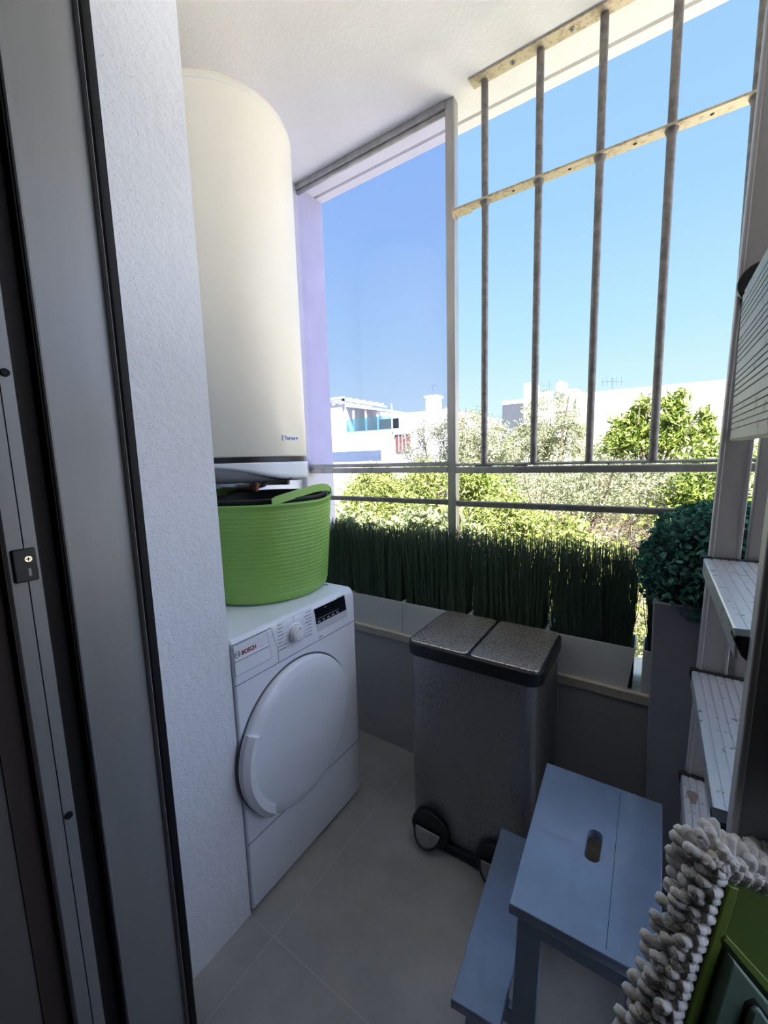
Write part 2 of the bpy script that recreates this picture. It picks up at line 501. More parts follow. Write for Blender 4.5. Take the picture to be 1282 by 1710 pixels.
# ================================================================== STRUCTURE
CZ = 2.70
struct('floor', MB().box(-1.7, 1.4, -0.2, 1.6, -0.25, 0.0), M['floor'], (0, 0, 0))
struct('ceiling', MB().box(-1.75, 1.5, 0.44, 1.755, CZ, CZ + 0.35).box(-1.75, 1.5, 1.70, 1.772, CZ + 0.014, CZ + 0.35).box(-1.75, 1.5, 1.772, 1.82, CZ, CZ + 0.35), M['ceiling'], (0, 0, CZ))
struct('wall_left', MB().box(-1.75, -0.93, 0.439, 0.62, 0.0, CZ), M['plaster'], (-0.93, 0.5, 0))
struct('wall_end', MB().box(-1.85, -1.605, 0.45, 1.60, -0.2, CZ), M['plaster'], (-1.6, 1.2, 0))
struct('wall_outer_return', MB().box(-1.85, -1.571, 1.60, 1.82, -3.0, CZ), M['lavender'], (-1.6, 1.7, 0))
struct('wall_right', MB().box(1.20, 1.32, 0.44, 1.70, -3.0, 0.522), M['plaster'], (1.2, 1, 0))
struct('wall_parapet', MB().box(-1.605, 1.2, 1.447, 1.62, -0.25, 0.522).box(-1.6, 1.2, 1.50, 1.70, -3.0, -0.0), M['paint'], (0, 1.447, 0))
struct('trim_1', MB().box(-1.60, 1.2, 1.440, 1.72, 0.522, 0.556), M['sill'], (0, 1.44, 0.522), bevel=0.003)
# the room the photographer stands in
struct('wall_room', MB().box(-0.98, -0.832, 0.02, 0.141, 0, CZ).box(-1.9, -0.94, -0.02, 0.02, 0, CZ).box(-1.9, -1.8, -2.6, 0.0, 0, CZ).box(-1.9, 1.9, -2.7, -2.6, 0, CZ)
       .box(1.8, 1.9, -2.6, 0.44, 0, CZ).box(0.32, 1.9, 0.2, 0.44, 0, CZ), M['beige'], (-0.95, 0, 0))  # last box: unseen wall added right of the opening to shade the jamb
struct('floor_room', MB().box(-1.9, 1.9, -2.7, -0.2, -0.25, 0.0), M['room_floor'])
struct('ceiling_room', MB().box(-1.9, 1.9, -2.7, 0.44, CZ, CZ + 0.35), M['beige'], (0, 0, CZ))
struct('wall_lintel', MB().box(-0.93, 0.32, 0.22, 0.44, 2.42, CZ), M['plaster'], (0, 0.3, 2.42))

# sliding door jamb (left edge of the picture); K brings the profile drawn on the wall plane forward to where the jamb stands
K = 0.885
door = tag(bpy.data.objects.new('door_1', None), 'grey aluminium sliding door jamb with black seals and dark tracks', None, None, 'structure')
COL.objects.link(door); door.location = (-0.93 * K, 0.3 * K, 0)
zt = 2.42
def yprof(prof):
    pr = [(x * K if x > -0.98 else -0.99, y * K) for x, y in prof]
    return MB().extrude(pr, lambda p, t: (p[0], p[1], t), 0.0, zt)
obj('jamb_panel', yprof([(-0.99, 0.290), (-0.933, 0.290), (-0.930, 0.2925), (-0.9345, 0.297), (-0.934, 0.33), (-0.9335, 0.36), (-0.9345, 0.392), (-0.9365, 0.405), (-0.9395, 0.4125), (-0.931, 0.4135), (-0.927, 0.416), (-0.930, 0.4185), (-0.99, 0.4185)]), M['jamb_alu'], door)
obj('gasket', yprof([(-0.99, 0.4185), (-0.934, 0.4185), (-0.930, 0.424), (-0.930, 0.434), (-0.933, 0.4388), (-0.99, 0.4388)]), M['rubber'], door)
obj('track_channel', yprof([(-0.99, 0.252), (-0.935, 0.252), (-0.935, 0.256), (-0.958, 0.258), (-0.958, 0.284), (-0.937, 0.2865), (-0.937, 0.290), (-0.99, 0.290)]), M['dark_track'], door)
obj('jamb_strip', yprof([(-0.99, 0.205), (-0.936, 0.205), (-0.933, 0.208), (-0.933, 0.2300), (-0.940, 0.2303), (-0.940, 0.2318), (-0.933, 0.2320), (-0.933, 0.2500), (-0.936, 0.252), (-0.99, 0.252)]), M['jamb_alu'], door)
obj('inner_track', yprof([(-0.99, 0.160), (-0.937, 0.160), (-0.937, 0.165), (-0.955, 0.167), (-0.955, 0.200), (-0.937, 0.202), (-0.937, 0.205), (-0.99, 0.205)]), M['brown_track'], door)
def jz(z): return 1.3225 + (z - 1.3225) * K
def jbox(mb, x0, x1, y0, y1, z0, z1): return mb.box(x0 * K, x1 * K, y0 * K, y1 * K, jz(z0), jz(z1))
sp = obj('strike_plate', jbox(MB(), -0.935, -0.9265, 0.212, 0.2455, 1.122, 1.182), M['black'], door, bevel=0.002)
obj('screw', MB().disc((-0.9268 * K, 0.2335 * K, jz(1.163)), (1, 0, 0), 0.0047, 0.0014, 20), M['chrome'], sp)
obj('screw_cross', jbox(jbox(MB(), -0.9252, -0.9248, 0.2300, 0.2370, 1.1622, 1.1638), -0.9252, -0.9248, 0.2327, 0.2343, 1.1595, 1.1665), M['black'], sp)
obj('latch_slot', jbox(MB(), -0.9267, -0.9258, 0.2315, 0.2355, 1.132, 1.146), M['heater_grey'], sp)
for z in (1.487, 0.642):
    obj('bumper', MB().disc((-0.934 * K, 0.2395 * K, jz(z)), (1, 0, 0), 0.006, 0.005, 20), M['rubber'], door, bevel=0.001)

# ------------------------------------------------------------------ window and railing
win = bpy.data.objects.new('window_1', None); COL.objects.link(win); win.location = (-1.16, 1.62, 1.28)
tag(win, 'fixed glass pane with thin aluminium frame left of the post', None, None, 'structure')
obj('window_frame', MB().box(-1.60, -0.752, 1.622, 1.650, CZ - 0.030, CZ - 0.001).box(-1.60, -0.752, 1.630, 1.642, CZ - 0.046, CZ - 0.030)
    .box(-1.60, -0.752, 1.622, 1.650, 1.284, 1.303).box(-1.600, -1.575, 1.622, 1.650, 1.303, CZ - 0.03), M['alu'], win, bevel=0.002)
obj('glass_pane', MB().box(-1.576, -0.752, 1.634, 1.638, 1.302, CZ - 0.04), M['pane'], win, smooth=False)

rail = thing('balcony_railing', 'grey aluminium railing with ceiling-high post and two horizontal rails above the parapet', 'railing', (-0.73, 1.64, 0.556))
obj('post', MB().box(-0.7545, -0.716, 1.628, 1.668, 0.556, CZ - 0.0005), M['alu'], rail, bevel=0.003)
obj('handrail', MB().box(-1.60, -0.7545, 1.625, 1.665, 1.2555, 1.2815).box(-0.716, 1.2, 1.625, 1.665, 1.2525, 1.2795), M['alu'], rail, bevel=0.003)
obj('lower_rail', MB().box(-1.60, -0.7545, 1.632, 1.656, 1.113, 1.136).box(-0.716, 1.2, 1.632, 1.656, 1.109, 1.133), M['alu_bar'], rail, bevel=0.004)

gr = thing('security_grille', 'weathered metal grille of upright round bars right of the post', 'grille', (-0.2, 1.64, 1.28))
fb = obj('flat_bar', MB().box(-0.640, 1.2, 1.594, 1.642, CZ - 0.007, CZ), M['flat_bar'], gr, bevel=0.001)
for x in (-0.488, -0.297, -0.10):
    k = obj('screw', MB().disc((x, 1.62, CZ - 0.007), (0, 0, -1), 0.0095, 0.002, 20), M['alu'], fb)
    obj('screw_head', MB().disc((x, 1.62, CZ - 0.009), (0, 0, -1), 0.0045, 0.003, 12), M['alu_bar'], fb)
fb2 = obj('flat_bar', MB().box(-0.716, 1.2, 1.618, 1.664, 2.290, 2.297), M['flat_bar'], gr, bevel=0.001)
obj('bracket', MB().box(-0.722, -0.655, 1.612, 1.668, 2.284, 2.290).box(-0.722, -0.716, 1.612, 1.668, 2.265, 2.300), M['flat_bar'], gr, bevel=0.001)
for x in (-0.487, -0.296, -0.105, 0.086):
    obj('screw_hole', MB().disc((x, 1.641, 2.2902), (0, 0, -1), 0.0055, 0.0006, 14), M['dark_track'], fb2)
for x in (-0.594, -0.397, -0.203, -0.0095, 0.184):
    b = obj('bar', MB().tube([(x, 1.641, 1.292), (x, 1.641, 2.2)] + [(x - 0.0, 1.63, CZ - 0.006)], 0.0128, 14), M['alu_bar'], gr)
    obj('weld', MB().tube([(x, 1.641, 2.2755), (x, 1.641, 2.2895)], [0.014, 0.019], 14), M['alu_bar'], b)
obj('bottom_rod', MB().tube([(-0.716, 1.641, 1.289), (1.2, 1.641, 1.289)], 0.0058, 8), M['alu'], gr)
for x0, x1 in ((-0.63, -0.56), (-0.47, -0.42), (-0.14, -0.136)):
    obj('spacer', MB().box(x0, x1, 1.63, 1.65, 1.2795, 1.285), M['alu_bar'], gr)

# ================================================================== TUMBLE DRYER
DX = -0.92
dr = thing('tumble_dryer', 'white front-loading tumble dryer standing on the grey floor tiles', 'tumble dryer', (-1.22, 0.88, 0))
prof = [(-1.515, 0.012), (DX - 0.012, 0.012), (DX - 0.002, 0.016), (DX, 0.026), (DX, 0.818), (DX - 0.0015, 0.829), (DX - 0.006, 0.839), (DX - 0.0135, 0.846), (DX - 0.024, 0.85), (-1.50, 0.85), (-1.515, 0.84)]
obj('body', MB().extrude(prof, lambda p, t: (p[0], t, p[1]), 0.6225, 1.150), M['enamel'], dr, bevel=0.006, segs=3)
for yy in (0.66, 1.10):
    for xx in (-1.46, -0.98):
        obj('foot', MB().tube([(xx, yy, 0.0), (xx, yy, 0.014)], 0.02, 16), M['black'], dr)
fx = DX + 0.0004
gap = MB()
gap.box(DX - 0.002, fx, 0.6235, 1.149, 0.7195, 0.7215)
obj('kick_panel_gap', MB().box(DX - 0.002, fx, 0.6235, 1.149, 0.2315, 0.2340), M['enamel_line'], dr, smooth=False)
gap.box(DX - 0.002, fx, 0.775, 0.7765, 0.722, 0.768)
gap.box(DX - 0.002, fx, 0.6235, 0.755, 0.8475 - 0.01, 0.8485 - 0.01)
for i in range(10):      # curved right edge of the water drawer
    t0, t1 = i / 10, (i + 1) / 10
    y0 = 0.757 + 0.018 * t0 ** 1.6; z0 = 0.8385 - 0.070 * t0
    y1 = 0.757 + 0.018 * t1 ** 1.6; z1 = 0.8385 - 0.070 * t1
    gap.add([(fx, y0, z0), (fx, y0 + 0.0013, z0), (fx, y1 + 0.0013, z1), (fx, y1, z1)], [(0, 1, 2, 3)])
obj('panel_gaps', gap, M['enamel_line'], dr, smooth=False)
gap2 = MB()
dz_ = [(0.625, 0.7475), (0.7475, 0.7475), (0.7500, 0.7500), (0.7388, 0.8330), (0.7362, 0.8348), (0.625, 0.8348)]
for (ya, za), (yb, zb_) in zip(dz_[:-1], dz_[1:]):
    d_ = Vector((0, yb - ya, zb_ - za)).normalized() * 0.0; nrm_ = Vector((0, zb_ - za, ya - yb)).normalized() * 0.0009
    gap2.add([(DX + 0.0005, ya, za), (DX + 0.0005, yb, zb_), (DX + 0.0005, yb + nrm_.y, zb_ + nrm_.z), (DX + 0.0005, ya + nrm_.y, za + nrm_.z)], [(0, 1, 2, 3)])
obj('drawer_gap', gap2, M['enamel_line'], dr, smooth=False)
dw = obj('water_drawer', MB().extrude([(0.625, 0.748), (0.747, 0.748), (0.749, 0.750), (0.738, 0.832), (0.736, 0.834), (0.625, 0.834)], lambda p, t: (t, p[0], p[1]), DX - 0.001, DX + 0.0022), M['plastic_white'], dr, bevel=0.001)
obj('grip_edge', MB().box(DX + 0.0022, DX + 0.0034, 0.626, 0.7435, 0.7895, 0.7945), M['plastic_white'], dw, bevel=0.0008)
obj('grip_shadow_gap', MB().box(DX + 0.0020, DX + 0.0025, 0.626, 0.7440, 0.7875, 0.7893), M['enamel_line'], dw)
text_obj('lettering', 'BOSCH', 0.0172, (DX + 0.0026, 0.6485, 0.8015), (0, 1, 0), (0, 0, 1), M['red_ink'], dw, bold=0.0006, xscale=0.86)
# round emblem with the armature mark
em = MB()
def ring(mb, cyy, czz, r0, r1, x, n=32, sy=1.0):
    vs = []; fs = []
    for k in range(n):
        a = 2 * PI * k / n
        vs.append((x, cyy + r0 * sy * math.cos(a), czz + r0 * math.sin(a))); vs.append((x, cyy + r1 * sy * math.cos(a), czz + r1 * math.sin(a)))
    for k in range(n):
        j = (k + 1) % n
        fs.append((2 * k, 2 * k + 1, 2 * j + 1, 2 * j))
    mb.add(vs, fs)
xe = DX + 0.0028
ring(em, 0.6345, 0.8085, 0.0083, 0.0095, xe)
em.box(xe - 0.0003, xe, 0.6285, 0.6302, 0.8025, 0.8145).box(xe - 0.0003, xe, 0.6388, 0.6405, 0.8025, 0.8145).box(xe - 0.0003, xe, 0.6302, 0.6388, 0.8078, 0.8092)
obj('emblem', em, M['ink'], dw, smooth=False)
# programme dial
dial = obj('dial', MB().lathe([(0, 0.026), (0.021, 0.026), (0.0235, 0.0245), (0.0245, 0.021), (0.0265, 0.004), (0.031, 0.002), (0.033, 0.0), (0, 0)], (0, 0), 48), M['plastic_white'], dr)
dial.data.transform(Matrix(((0, 0, 1, DX + 0.0004 - dr.location.x), (1, 0, 0, 0.845 - dr.location.y), (0, 1, 0, 0.789 - dr.location.z), (0, 0, 0, 1))) @ Matrix.Translation((dr.location.x, dr.location.y, dr.location.z)))
dm = MB(); ring(dm, 0.845, 0.789, 0.0262, 0.0274, DX + 0.0052, 40)
dm.box(DX + 0.0264, DX + 0.0270, 0.8442, 0.8458, 0.805, 0.814)
ring(dm, 0.845, 0.789, 0.0186, 0.0192, DX + 0.0268, 40)
obj('dial_mark', dm, M['ink'], dial, smooth=False)
tm = MB()
rng = random.Random(4)
for i in range(8):       # thin leader lines
    z = 0.838 - i * 0.0118
    ln = [0.036, 0.0, 0.0, 0.040, 0.036, 0.036, 0.036, 0.046][i]
    if i in (0, 3, 4, 5, 6, 7):
        tm.box(DX, fx, 0.778, 0.778 + ln, z - 0.0002, z + 0.0002)
        tm.box(DX, fx, 0.925 - ln, 0.925, z - 0.0002, z + 0.0002)
tm.box(DX, fx, 0.778, 0.925, 0.8425, 0.8429).box(DX, fx, 0.845 - 0.0003, 0.845 + 0.0003, 0.823, 0.8425)
obj('programme_lines', tm, M['ink'], dr, smooth=False)
# the tiny programme words are only legible as grey strokes in the photograph
prints = [MB(), MB()]
for i in range(8):
    z = 0.8345 - i * 0.0112
    for side in (0, 1):
        st = prints[side]
        n_ = rng.randint(4, 8)
        y = 0.779 if side == 0 else 0.923 - n_ * 0.0040
        for k in range(n_):
            st.box(DX, fx, y, y + 0.0026, z, z + 0.0014 + 0.0006 * rng.random())
            if rng.random() < 0.6: st.box(DX, fx, y, y + 0.0007, z + 0.0010, z + 0.0030)
            y += 0.0040
st = MB()
for k in range(8): st.box(DX, fx, 1.052 + k * 0.0055, 1.0555 + k * 0.0055, 0.846 - 0.012, 0.8475 - 0.010)
obj('series_print', st, M['ink'], dr, smooth=False)
st = MB()
for k in range(3): st.box(DX, fx, 0.953 + k * 0.006, 0.9575 + k * 0.006, 0.7285, 0.7315)
obj('load_print', st, M['ink'], dr, smooth=False)
for st in prints: obj('programme_print', st, M['ink'], dr, smooth=False)
dsp = obj('display', MB().extrude([(0.944, 0.779), (1.103, 0.779), (1.094, 0.834), (0.937, 0.834)], lambda p, t: (t, p[0], p[1]), DX - 0.001, DX + 0.0012), M['display'], dr)
dt = MB()
for k in range(5):
    dt.box(DX + 0.0012, DX + 0.0014, 0.950 + k * 0.024, 0.962 + k * 0.024, 0.7875, 0.7885)
    dt.box(DX + 0.0012, DX + 0.0014, 0.950 + k * 0.024, 0.964 + k * 0.024, 0.7835, 0.7850)
dt.box(DX + 0.0012, DX + 0.0014, 0.948, 1.060, 0.7955, 0.7961).box(DX + 0.0012, DX + 0.0014, 0.985, 0.996, 0.8255, 0.8265)
obj('display_print', dt, M['ink_white'], dsp, smooth=False)
obj('sensor_strip', MB().extrude([(0.949, 0.752), (1.1085, 0.752), (1.1035, 0.778), (0.9445, 0.778)], lambda p, t: (t, p[0], p[1]), DX - 0.001, DX + 0.0009), M['sensor_strip'], dr)
# round door: shallow dished disc and grip
dd = MB().lathe([(0, 0.030), (0.150, 0.030), (0.198, 0.028), (0.205, 0.026), (0.212, 0.0235), (0.226, 0.019), (0.2345, 0.013), (0.2365, 0.006), (0.2365, 0.0), (0, 0)], (0, 0), 96)
dd.v = [(DX + z, 0.8475 + x, 0.462 + y) for x, y, z in dd.v]
dk = MB(); dk.tube([(DX - 0.002, 0.8475, 0.462), (DX + 0.0008, 0.8475, 0.462)], 0.2425, 96)
obj('door_gap', dk, M['enamel_line'], dr)
do = obj('door', dd, M['enamel'], dr, sharp=60)
gh = MB(); prs = []
a0, a1 = math.radians(152), math.radians(229)
N = 22
for i in range(N + 1):
    a = a0 + (a1 - a0) * i / N
    t = i / N
    ro = 0.241; ri = 0.204 + 0.014 * (t > 0.99)
    rm = 0.226
    ring_ = [(ro, 0.006), (ro, 0.024), (rm, 0.038), (ri + 0.004, 0.034), (ri, 0.029), (ri, 0.006)]
    prs.append([(DX + h, 0.8475 + r * math.cos(a), 0.462 + r * math.sin(a)) for r, h in ring_])
vs = [p for r_ in prs for p in r_]; m_ = 6; fs = []
for i in range(N):
    for k in range(m_):
        fs.append((i * m_ + k, i * m_ + (k + 1) % m_, (i + 1) * m_ + (k + 1) % m_, (i + 1) * m_ + k))
fs += [tuple(range(m_)), tuple(range(N * m_, N * m_ + m_))]
gh.add(vs, fs)
obj('handle', gh, M['plastic_white'], do, sharp=22)
obj('rear_trim', MB().box(-1.10, -1.02, 1.118, 1.124, 0.8500, 0.8508), M['ink'], dr)

# ================================================================== GREEN TUB
TC = (-1.228, 1.000); TB = 0.8508
tb = thing('flexible_tub', 'lime green flexible rubber tub with ribbed wall on top of the dryer', 'tub', (TC[0], TC[1], TB))
pr = [(0.0, TB), (0.205, TB), (0.222, TB + 0.004), (0.232, TB + 0.014)]
z = TB + 0.018; nr = 22
rim_z = 1.190
for i in range(nr):
    za = TB + 0.03 + (rim_z - TB - 0.045) * i / nr
    r = 0.232 + (0.2625 - 0.232) * ((za - TB) / (rim_z - TB)) ** 0.9
    pr += [(r - 0.0001, za - 0.0025), (r, za - 0.0004), (r + 0.0008, za + 0.0006), (r + 0.0008, za + 0.0016), (r + 0.0001, za + 0.0026), (r + 0.0003, za + 0.0048)]
pr += [(0.2635, rim_z - 0.012), (0.2665, rim_z - 0.009), (0.268, rim_z - 0.004), (0.2665, rim_z), (0.263, rim_z + 0.0005), (0.259, rim_z - 0.004), (0.252, rim_z - 0.10), (0.226, TB + 0.02), (0.0, TB + 0.008)]
lm = MB().lathe(pr, TC, 96)
def rim_lift(p):
    a = math.atan2(p[1] - TC[1], p[0] - TC[0]); k = max(0.0, (p[2] - TB) / (rim_z - TB))
    return (p[0], p[1], p[2] + 0.014 * k ** 3 * math.exp(-((a - 0.75) / 0.35) ** 2))
lm.v = [rim_lift(p) for p in lm.v]
obj('tub_wall', lm, M['tub'], tb, sharp=50)
def strap(a0, a1, lift, dirs=1):
    mb = MB(); n = 30; vs = []; fs = []
    for i in range(n + 1):
        t = i / n
        a = a0 + (a1 - a0) * t
        s_ = math.sin(PI * t)
        r = 0.264 - 0.030 * s_
        zz = rim_z + 0.004 + lift * (s_ ** 0.55) * (0.55 + 0.55 * t)
        wv = 0.027
        for (dr_, dz) in ((0.003, -wv * 0.5), (0.0035, wv * 0.5), (-0.0035, wv * 0.5), (-0.003, -wv * 0.5)):
            vs.append((TC[0] + (r + dr_) * math.cos(a), TC[1] + (r + dr_) * math.sin(a), zz + dz))
    for i in range(n):
        for k in range(4):
            fs.append((i * 4 + k, i * 4 + (k + 1) % 4, (i + 1) * 4 + (k + 1) % 4, (i + 1) * 4 + k))
    fs += [(0, 1, 2, 3), (n * 4, n * 4 + 1, n * 4 + 2, n * 4 + 3)]
    return mb.add(vs, fs)
obj('handle', strap(math.radians(-32), math.radians(54), 0.038), M['tub'], tb, bevel=0.0015)
obj('handle', strap(math.radians(146), math.radians(232), 0.018), M['tub'], tb, bevel=0.0015)
lug = MB()
for a in (50, 56, 62):
    a = math.radians(a); p = Vector((TC[0] + 0.265 * math.cos(a), TC[1] + 0.265 * math.sin(a), rim_z - 0.002))
    lug.tube([p, p + Vector((0.0, 0.0, 0.018)), p + Vector((-0.002, 0.002, 0.033))], [0.007, 0.005, 0.0015], 8)
obj('rim_lug', lug, M['tub'], tb)
bk = thing('black_tub', 'black rubber tub nested inside the lime green tub', 'tub', (TC[0], TC[1], 0.872))
obj('tub_wall', MB().lathe([(0, 0.872), (0.19, 0.872), (0.203, 0.885), (0.2405, rim_z - 0.004), (0.2475, rim_z + 0.006), (0.2475, rim_z + 0.014), (0.243, rim_z + 0.016), (0.236, rim_z + 0.012), (0.232, rim_z - 0.02), (0.195, 0.89), (0, 0.885)], TC, 72), M['tub_black'], bk, sharp=50)
bk['category'] = 'tub'

# ================================================================== WATER HEATER
HC = (-1.347, 1.02); HR = 0.2495
ht = thing('water_heater', 'tall cream white cylindrical water heater hung on the wall above the dryer', 'water heater', (HC[0], HC[1], 1.245))
hz = 2.50
obj('tank', MB().lathe([(0, 1.342), (HR - 0.004, 1.342), (HR, 1.346), (HR, hz - 0.050), (HR - 0.003, hz - 0.030), (HR - 0.012, hz - 0.013), (HR - 0.026, hz - 0.004), (HR - 0.05, hz), (0, hz + 0.004)], HC, 128), M['heater'], ht, sharp=50)
obj('tank_seam', MB().lathe([(HR - 0.001, hz - 0.047), (HR + 0.0007, hz - 0.0465), (HR + 0.0007, hz - 0.044), (HR - 0.001, hz - 0.0435)], HC, 128), M['planter'], ht)
obj('black_band', MB().lathe([(0, 1.3225), (HR - 0.008, 1.3225), (HR - 0.008, 1.343), (0, 1.343)], HC, 96), M['black'], ht)
# bottom cover with a wave-shaped recess
n = 144; rows = 9; vs = []; fs = []
def zb_at(a):
    # bottom edge of the white shell: high over the recess, low at the control dial
    d = math.degrees(a)
    x = (d + 27) / 14.0
    s_ = 1 / (1 + math.exp(-x))
    if d > 120: s_ = 0
    return 1.3175 + (1.262 - 1.3175) * s_
for k in range(n + 1):
    a = -PI + 2 * PI * k / n
    zb = zb_at(a)
    for j in range(rows):
        t = j / (rows - 1)
        zz = 1.3225 + (zb - 1.3225) * min(1, t * 1.25)
        rr = HR - 0.001 if t < 0.8 else HR - 0.001 - 0.022 * ((t - 0.8) / 0.2) ** 1.5
        zz -= 0.008 * max(0, (t - 0.8) / 0.2)
        vs.append((HC[0] + rr * math.cos(a), HC[1] + rr * math.sin(a), zz))
for k in range(n):
    for j in range(rows - 1):
        fs.append((k * rows + j, (k + 1) * rows + j, (k + 1) * rows + j + 1, k * rows + j + 1))
    fs.append((k * rows, (k + 1) * rows, (k + 1) * rows, k * rows)[:2] + ((k + 1) * rows, k * rows)) if False else None
cv = obj('bottom_cover', MB().add(vs, fs), M['plastic_white'], ht, recalc=False, sharp=60)
so = cv.modifiers.new('thickness', 'SOLIDIFY'); so.thickness = 0.003; so.offset = -1
obj('cover_recess', MB().lathe([(0.0, 1.3222), (HR - 0.008, 1.3222), (HR - 0.010, 1.300), (HR - 0.018, 1.276), (HR - 0.034, 1.260), (HR - 0.06, 1.252), (0.0, 1.250)], HC, 96), M['heater_grey'], cv, sharp=60)
ad = math.radians(4); dc = Vector((HC[0] + (HR - 0.001) * math.cos(ad), HC[1] + (HR - 0.001) * math.sin(ad), 1.291))
nd = Vector((math.cos(ad), math.sin(ad), 0))
td = Vector((-math.sin(ad), math.cos(ad), 0))
rg = MB(); pts = [dc + nd * 0.0008 + td * (0.0185 * math.cos(q)) + Vector((0, 0, 0.0185 * math.sin(q))) for q in [2 * PI * i / 32 for i in range(33)]]
rg.tube(pts, 0.0011, 6)
obj('dial_ring', rg, M['heater_grey'], cv)
obj('indicator_light', MB().obox(dc + Vector((0, 0, -0.0275)) + nd * 0.001, nd, td, Vector((0, 0, 1)), 0.002, 0.006, 0.0016), M['black'], cv)
al = math.radians(6.2); pl = Vector((HC[0] + HR * math.cos(al), HC[1] + HR * math.sin(al), 0)); nl = Vector((math.cos(al), math.sin(al), 0)); tl = Vector((-math.sin(al), math.cos(al), 0))
bd = obj('name_badge', MB().obox(pl + Vector((0, 0, 1.4065)) - nl * 0.0006, nl, tl, Vector((0, 0, 1)), 0.0022, 0.0405, 0.0098), M['plastic_white'], ht, bevel=0.001)
text_obj('lettering', 'Thermor', 0.0185, pl + Vector((0, 0, 1.4005)) + nl * 0.0018 - tl * 0.036, tl, (0, 0, 1), M['ink'], bd, bold=0.0003, xscale=0.90)
obj('badge_emblem', MB().obox(pl + Vector((0, 0, 1.4065)) + nl * 0.0018 + tl * 0.0325, nl, tl, Vector((0, 0, 1)), 0.0004, 0.0035, 0.0035), M['ink'], bd)
for z in (1.5, 2.1):
    obj('mounting_bracket', MB().box(-1.604, -1.56, 0.90, 1.14, z, z + 0.1), M['grey_pipe'], ht)
obj('valve', MB().tube([(-1.30, 1.035, 1.256), (-1.30, 1.035, 1.212)], 0.015, 14).tube([(-1.30, 1.035, 1.240), (-1.30, 1.035, 1.232)], 0.021, 6)
    .tube([(-1.30, 1.035, 1.228), (-1.32, 1.06, 1.215), (-1.60, 1.10, 1.21)], 0.010, 10), M['copper'], ht)
obj('water_pipe', MB().tube([(-1.31, 1.115, 1.256), (-1.325, 1.10, 1.232), (-1.37, 1.09, 1.222), (-1.60, 1.18, 1.218)], 0.010, 10)
    .tube([(-1.28, 1.19, 1.262), (-1.29, 1.20, 1.235), (-1.60, 1.22, 1.225)], 0.009, 10), M['grey_pipe'], ht)

# ================================================================== PEDAL BIN
BX0, BX1, BY0, BY1 = -0.676, -0.238, 1.112, 1.432
pb = thing('pedal_bin', 'two-compartment brushed steel pedal bin with black rim against the parapet', 'pedal bin', ((BX0 + BX1) / 2, (BY0 + BY1) / 2, 0))
def shell(out, z0, z1):
    return MB().extrude(out, lambda p, t: (p[0], p[1], t), z0, z1)
obj('body', shell(rrect(BX0 + 0.004, BX1 - 0.006, BY0 + 0.003, BY1 - 0.003, 0.045, 8), 0.03, 0.672), M['bin_body'], pb, bevel=0.003)
obj('base_ring', shell(rrect(BX0 + 0.001, BX1 - 0.002, BY0 + 0.0, BY1, 0.047, 8), 0.0, 0.036), M['black'], pb, bevel=0.005)
rm = obj('rim', shell(rrect(BX0, BX1 + 0.002, BY0 - 0.004, BY1 + 0.004, 0.042, 8), 0.668, 0.7125), M['black'], pb, bevel=0.006, segs=3)
xm = -0.457
for x0, x1 in ((BX0 + 0.010, xm - 0.005), (xm + 0.005, BX1 - 0.008)):
    obj('lid', shell(rrect(x0, x1, BY0 + 0.007, BY1 - 0.004, 0.020, 6), 0.709, 0.7165), M['bin_lid'], pb, bevel=0.003)
obj('divider', MB().box(xm - 0.004, xm + 0.004, BY0 + 0.004, BY1 - 0.002, 0.709, 0.7150), M['black'], pb, bevel=0.001)
for px_ in (-0.585, -0.352):
    sh = MB(); ol = []
    for i in range(33):
        a = 2 * PI * i / 32
        ol.append((px_ + 0.069 * math.cos(a), 0.056 + 0.069 * math.sin(a) * (1.0 if math.sin(a) > 0 else 0.85)))
    ol = ol[:-1]
    sh.extrude(ol, lambda p, t: (p[0], t, max(0.001, p[1])), BY0 - 0.022, BY0 + 0.02)
    ph = obj('pedal_housing', sh, M['black'], pb, bevel=0.006, segs=3)
    # half-moon pedal
    pd = []
    for i in range(17):
        a = PI + PI * i / 16
        pd.append((px_ + 0.047 * math.cos(a), 0.048 * math.sin(a)))
    rr_ = MB(); nrm = Vector((0, -0.80, 0.6)); dn = Vector((0, -0.6, -0.80)); c0 = Vector((0, BY0 - 0.024, 0.062))
    rr_.extrude(pd, lambda p, t: tuple(Vector((p[0], 0, 0)) + c0 + dn * (-p[1]) + nrm * t), 0.0, 0.009)
    pe = obj('pedal', rr_, M['alu'], pb, bevel=0.003)
    rimp = [tuple(Vector((p[0], 0, 0)) + c0 + dn * (-p[1] * 1.06) + nrm * 0.004) for p in pd]
    obj('pedal_rim', MB().tube(rimp, 0.0055, 8), M['black'], pe)
obj('kick_bar', MB().box(-0.53, -0.405, BY0 - 0.016, BY0 + 0.01, 0.006, 0.034), M['black'], pb, bevel=0.006)
obj('rear_hinge', MB().box(-0.62, -0.30, BY1 + 0.0, BY1 + 0.008, 0.675, 0.705), M['black'], pb, bevel=0.002)

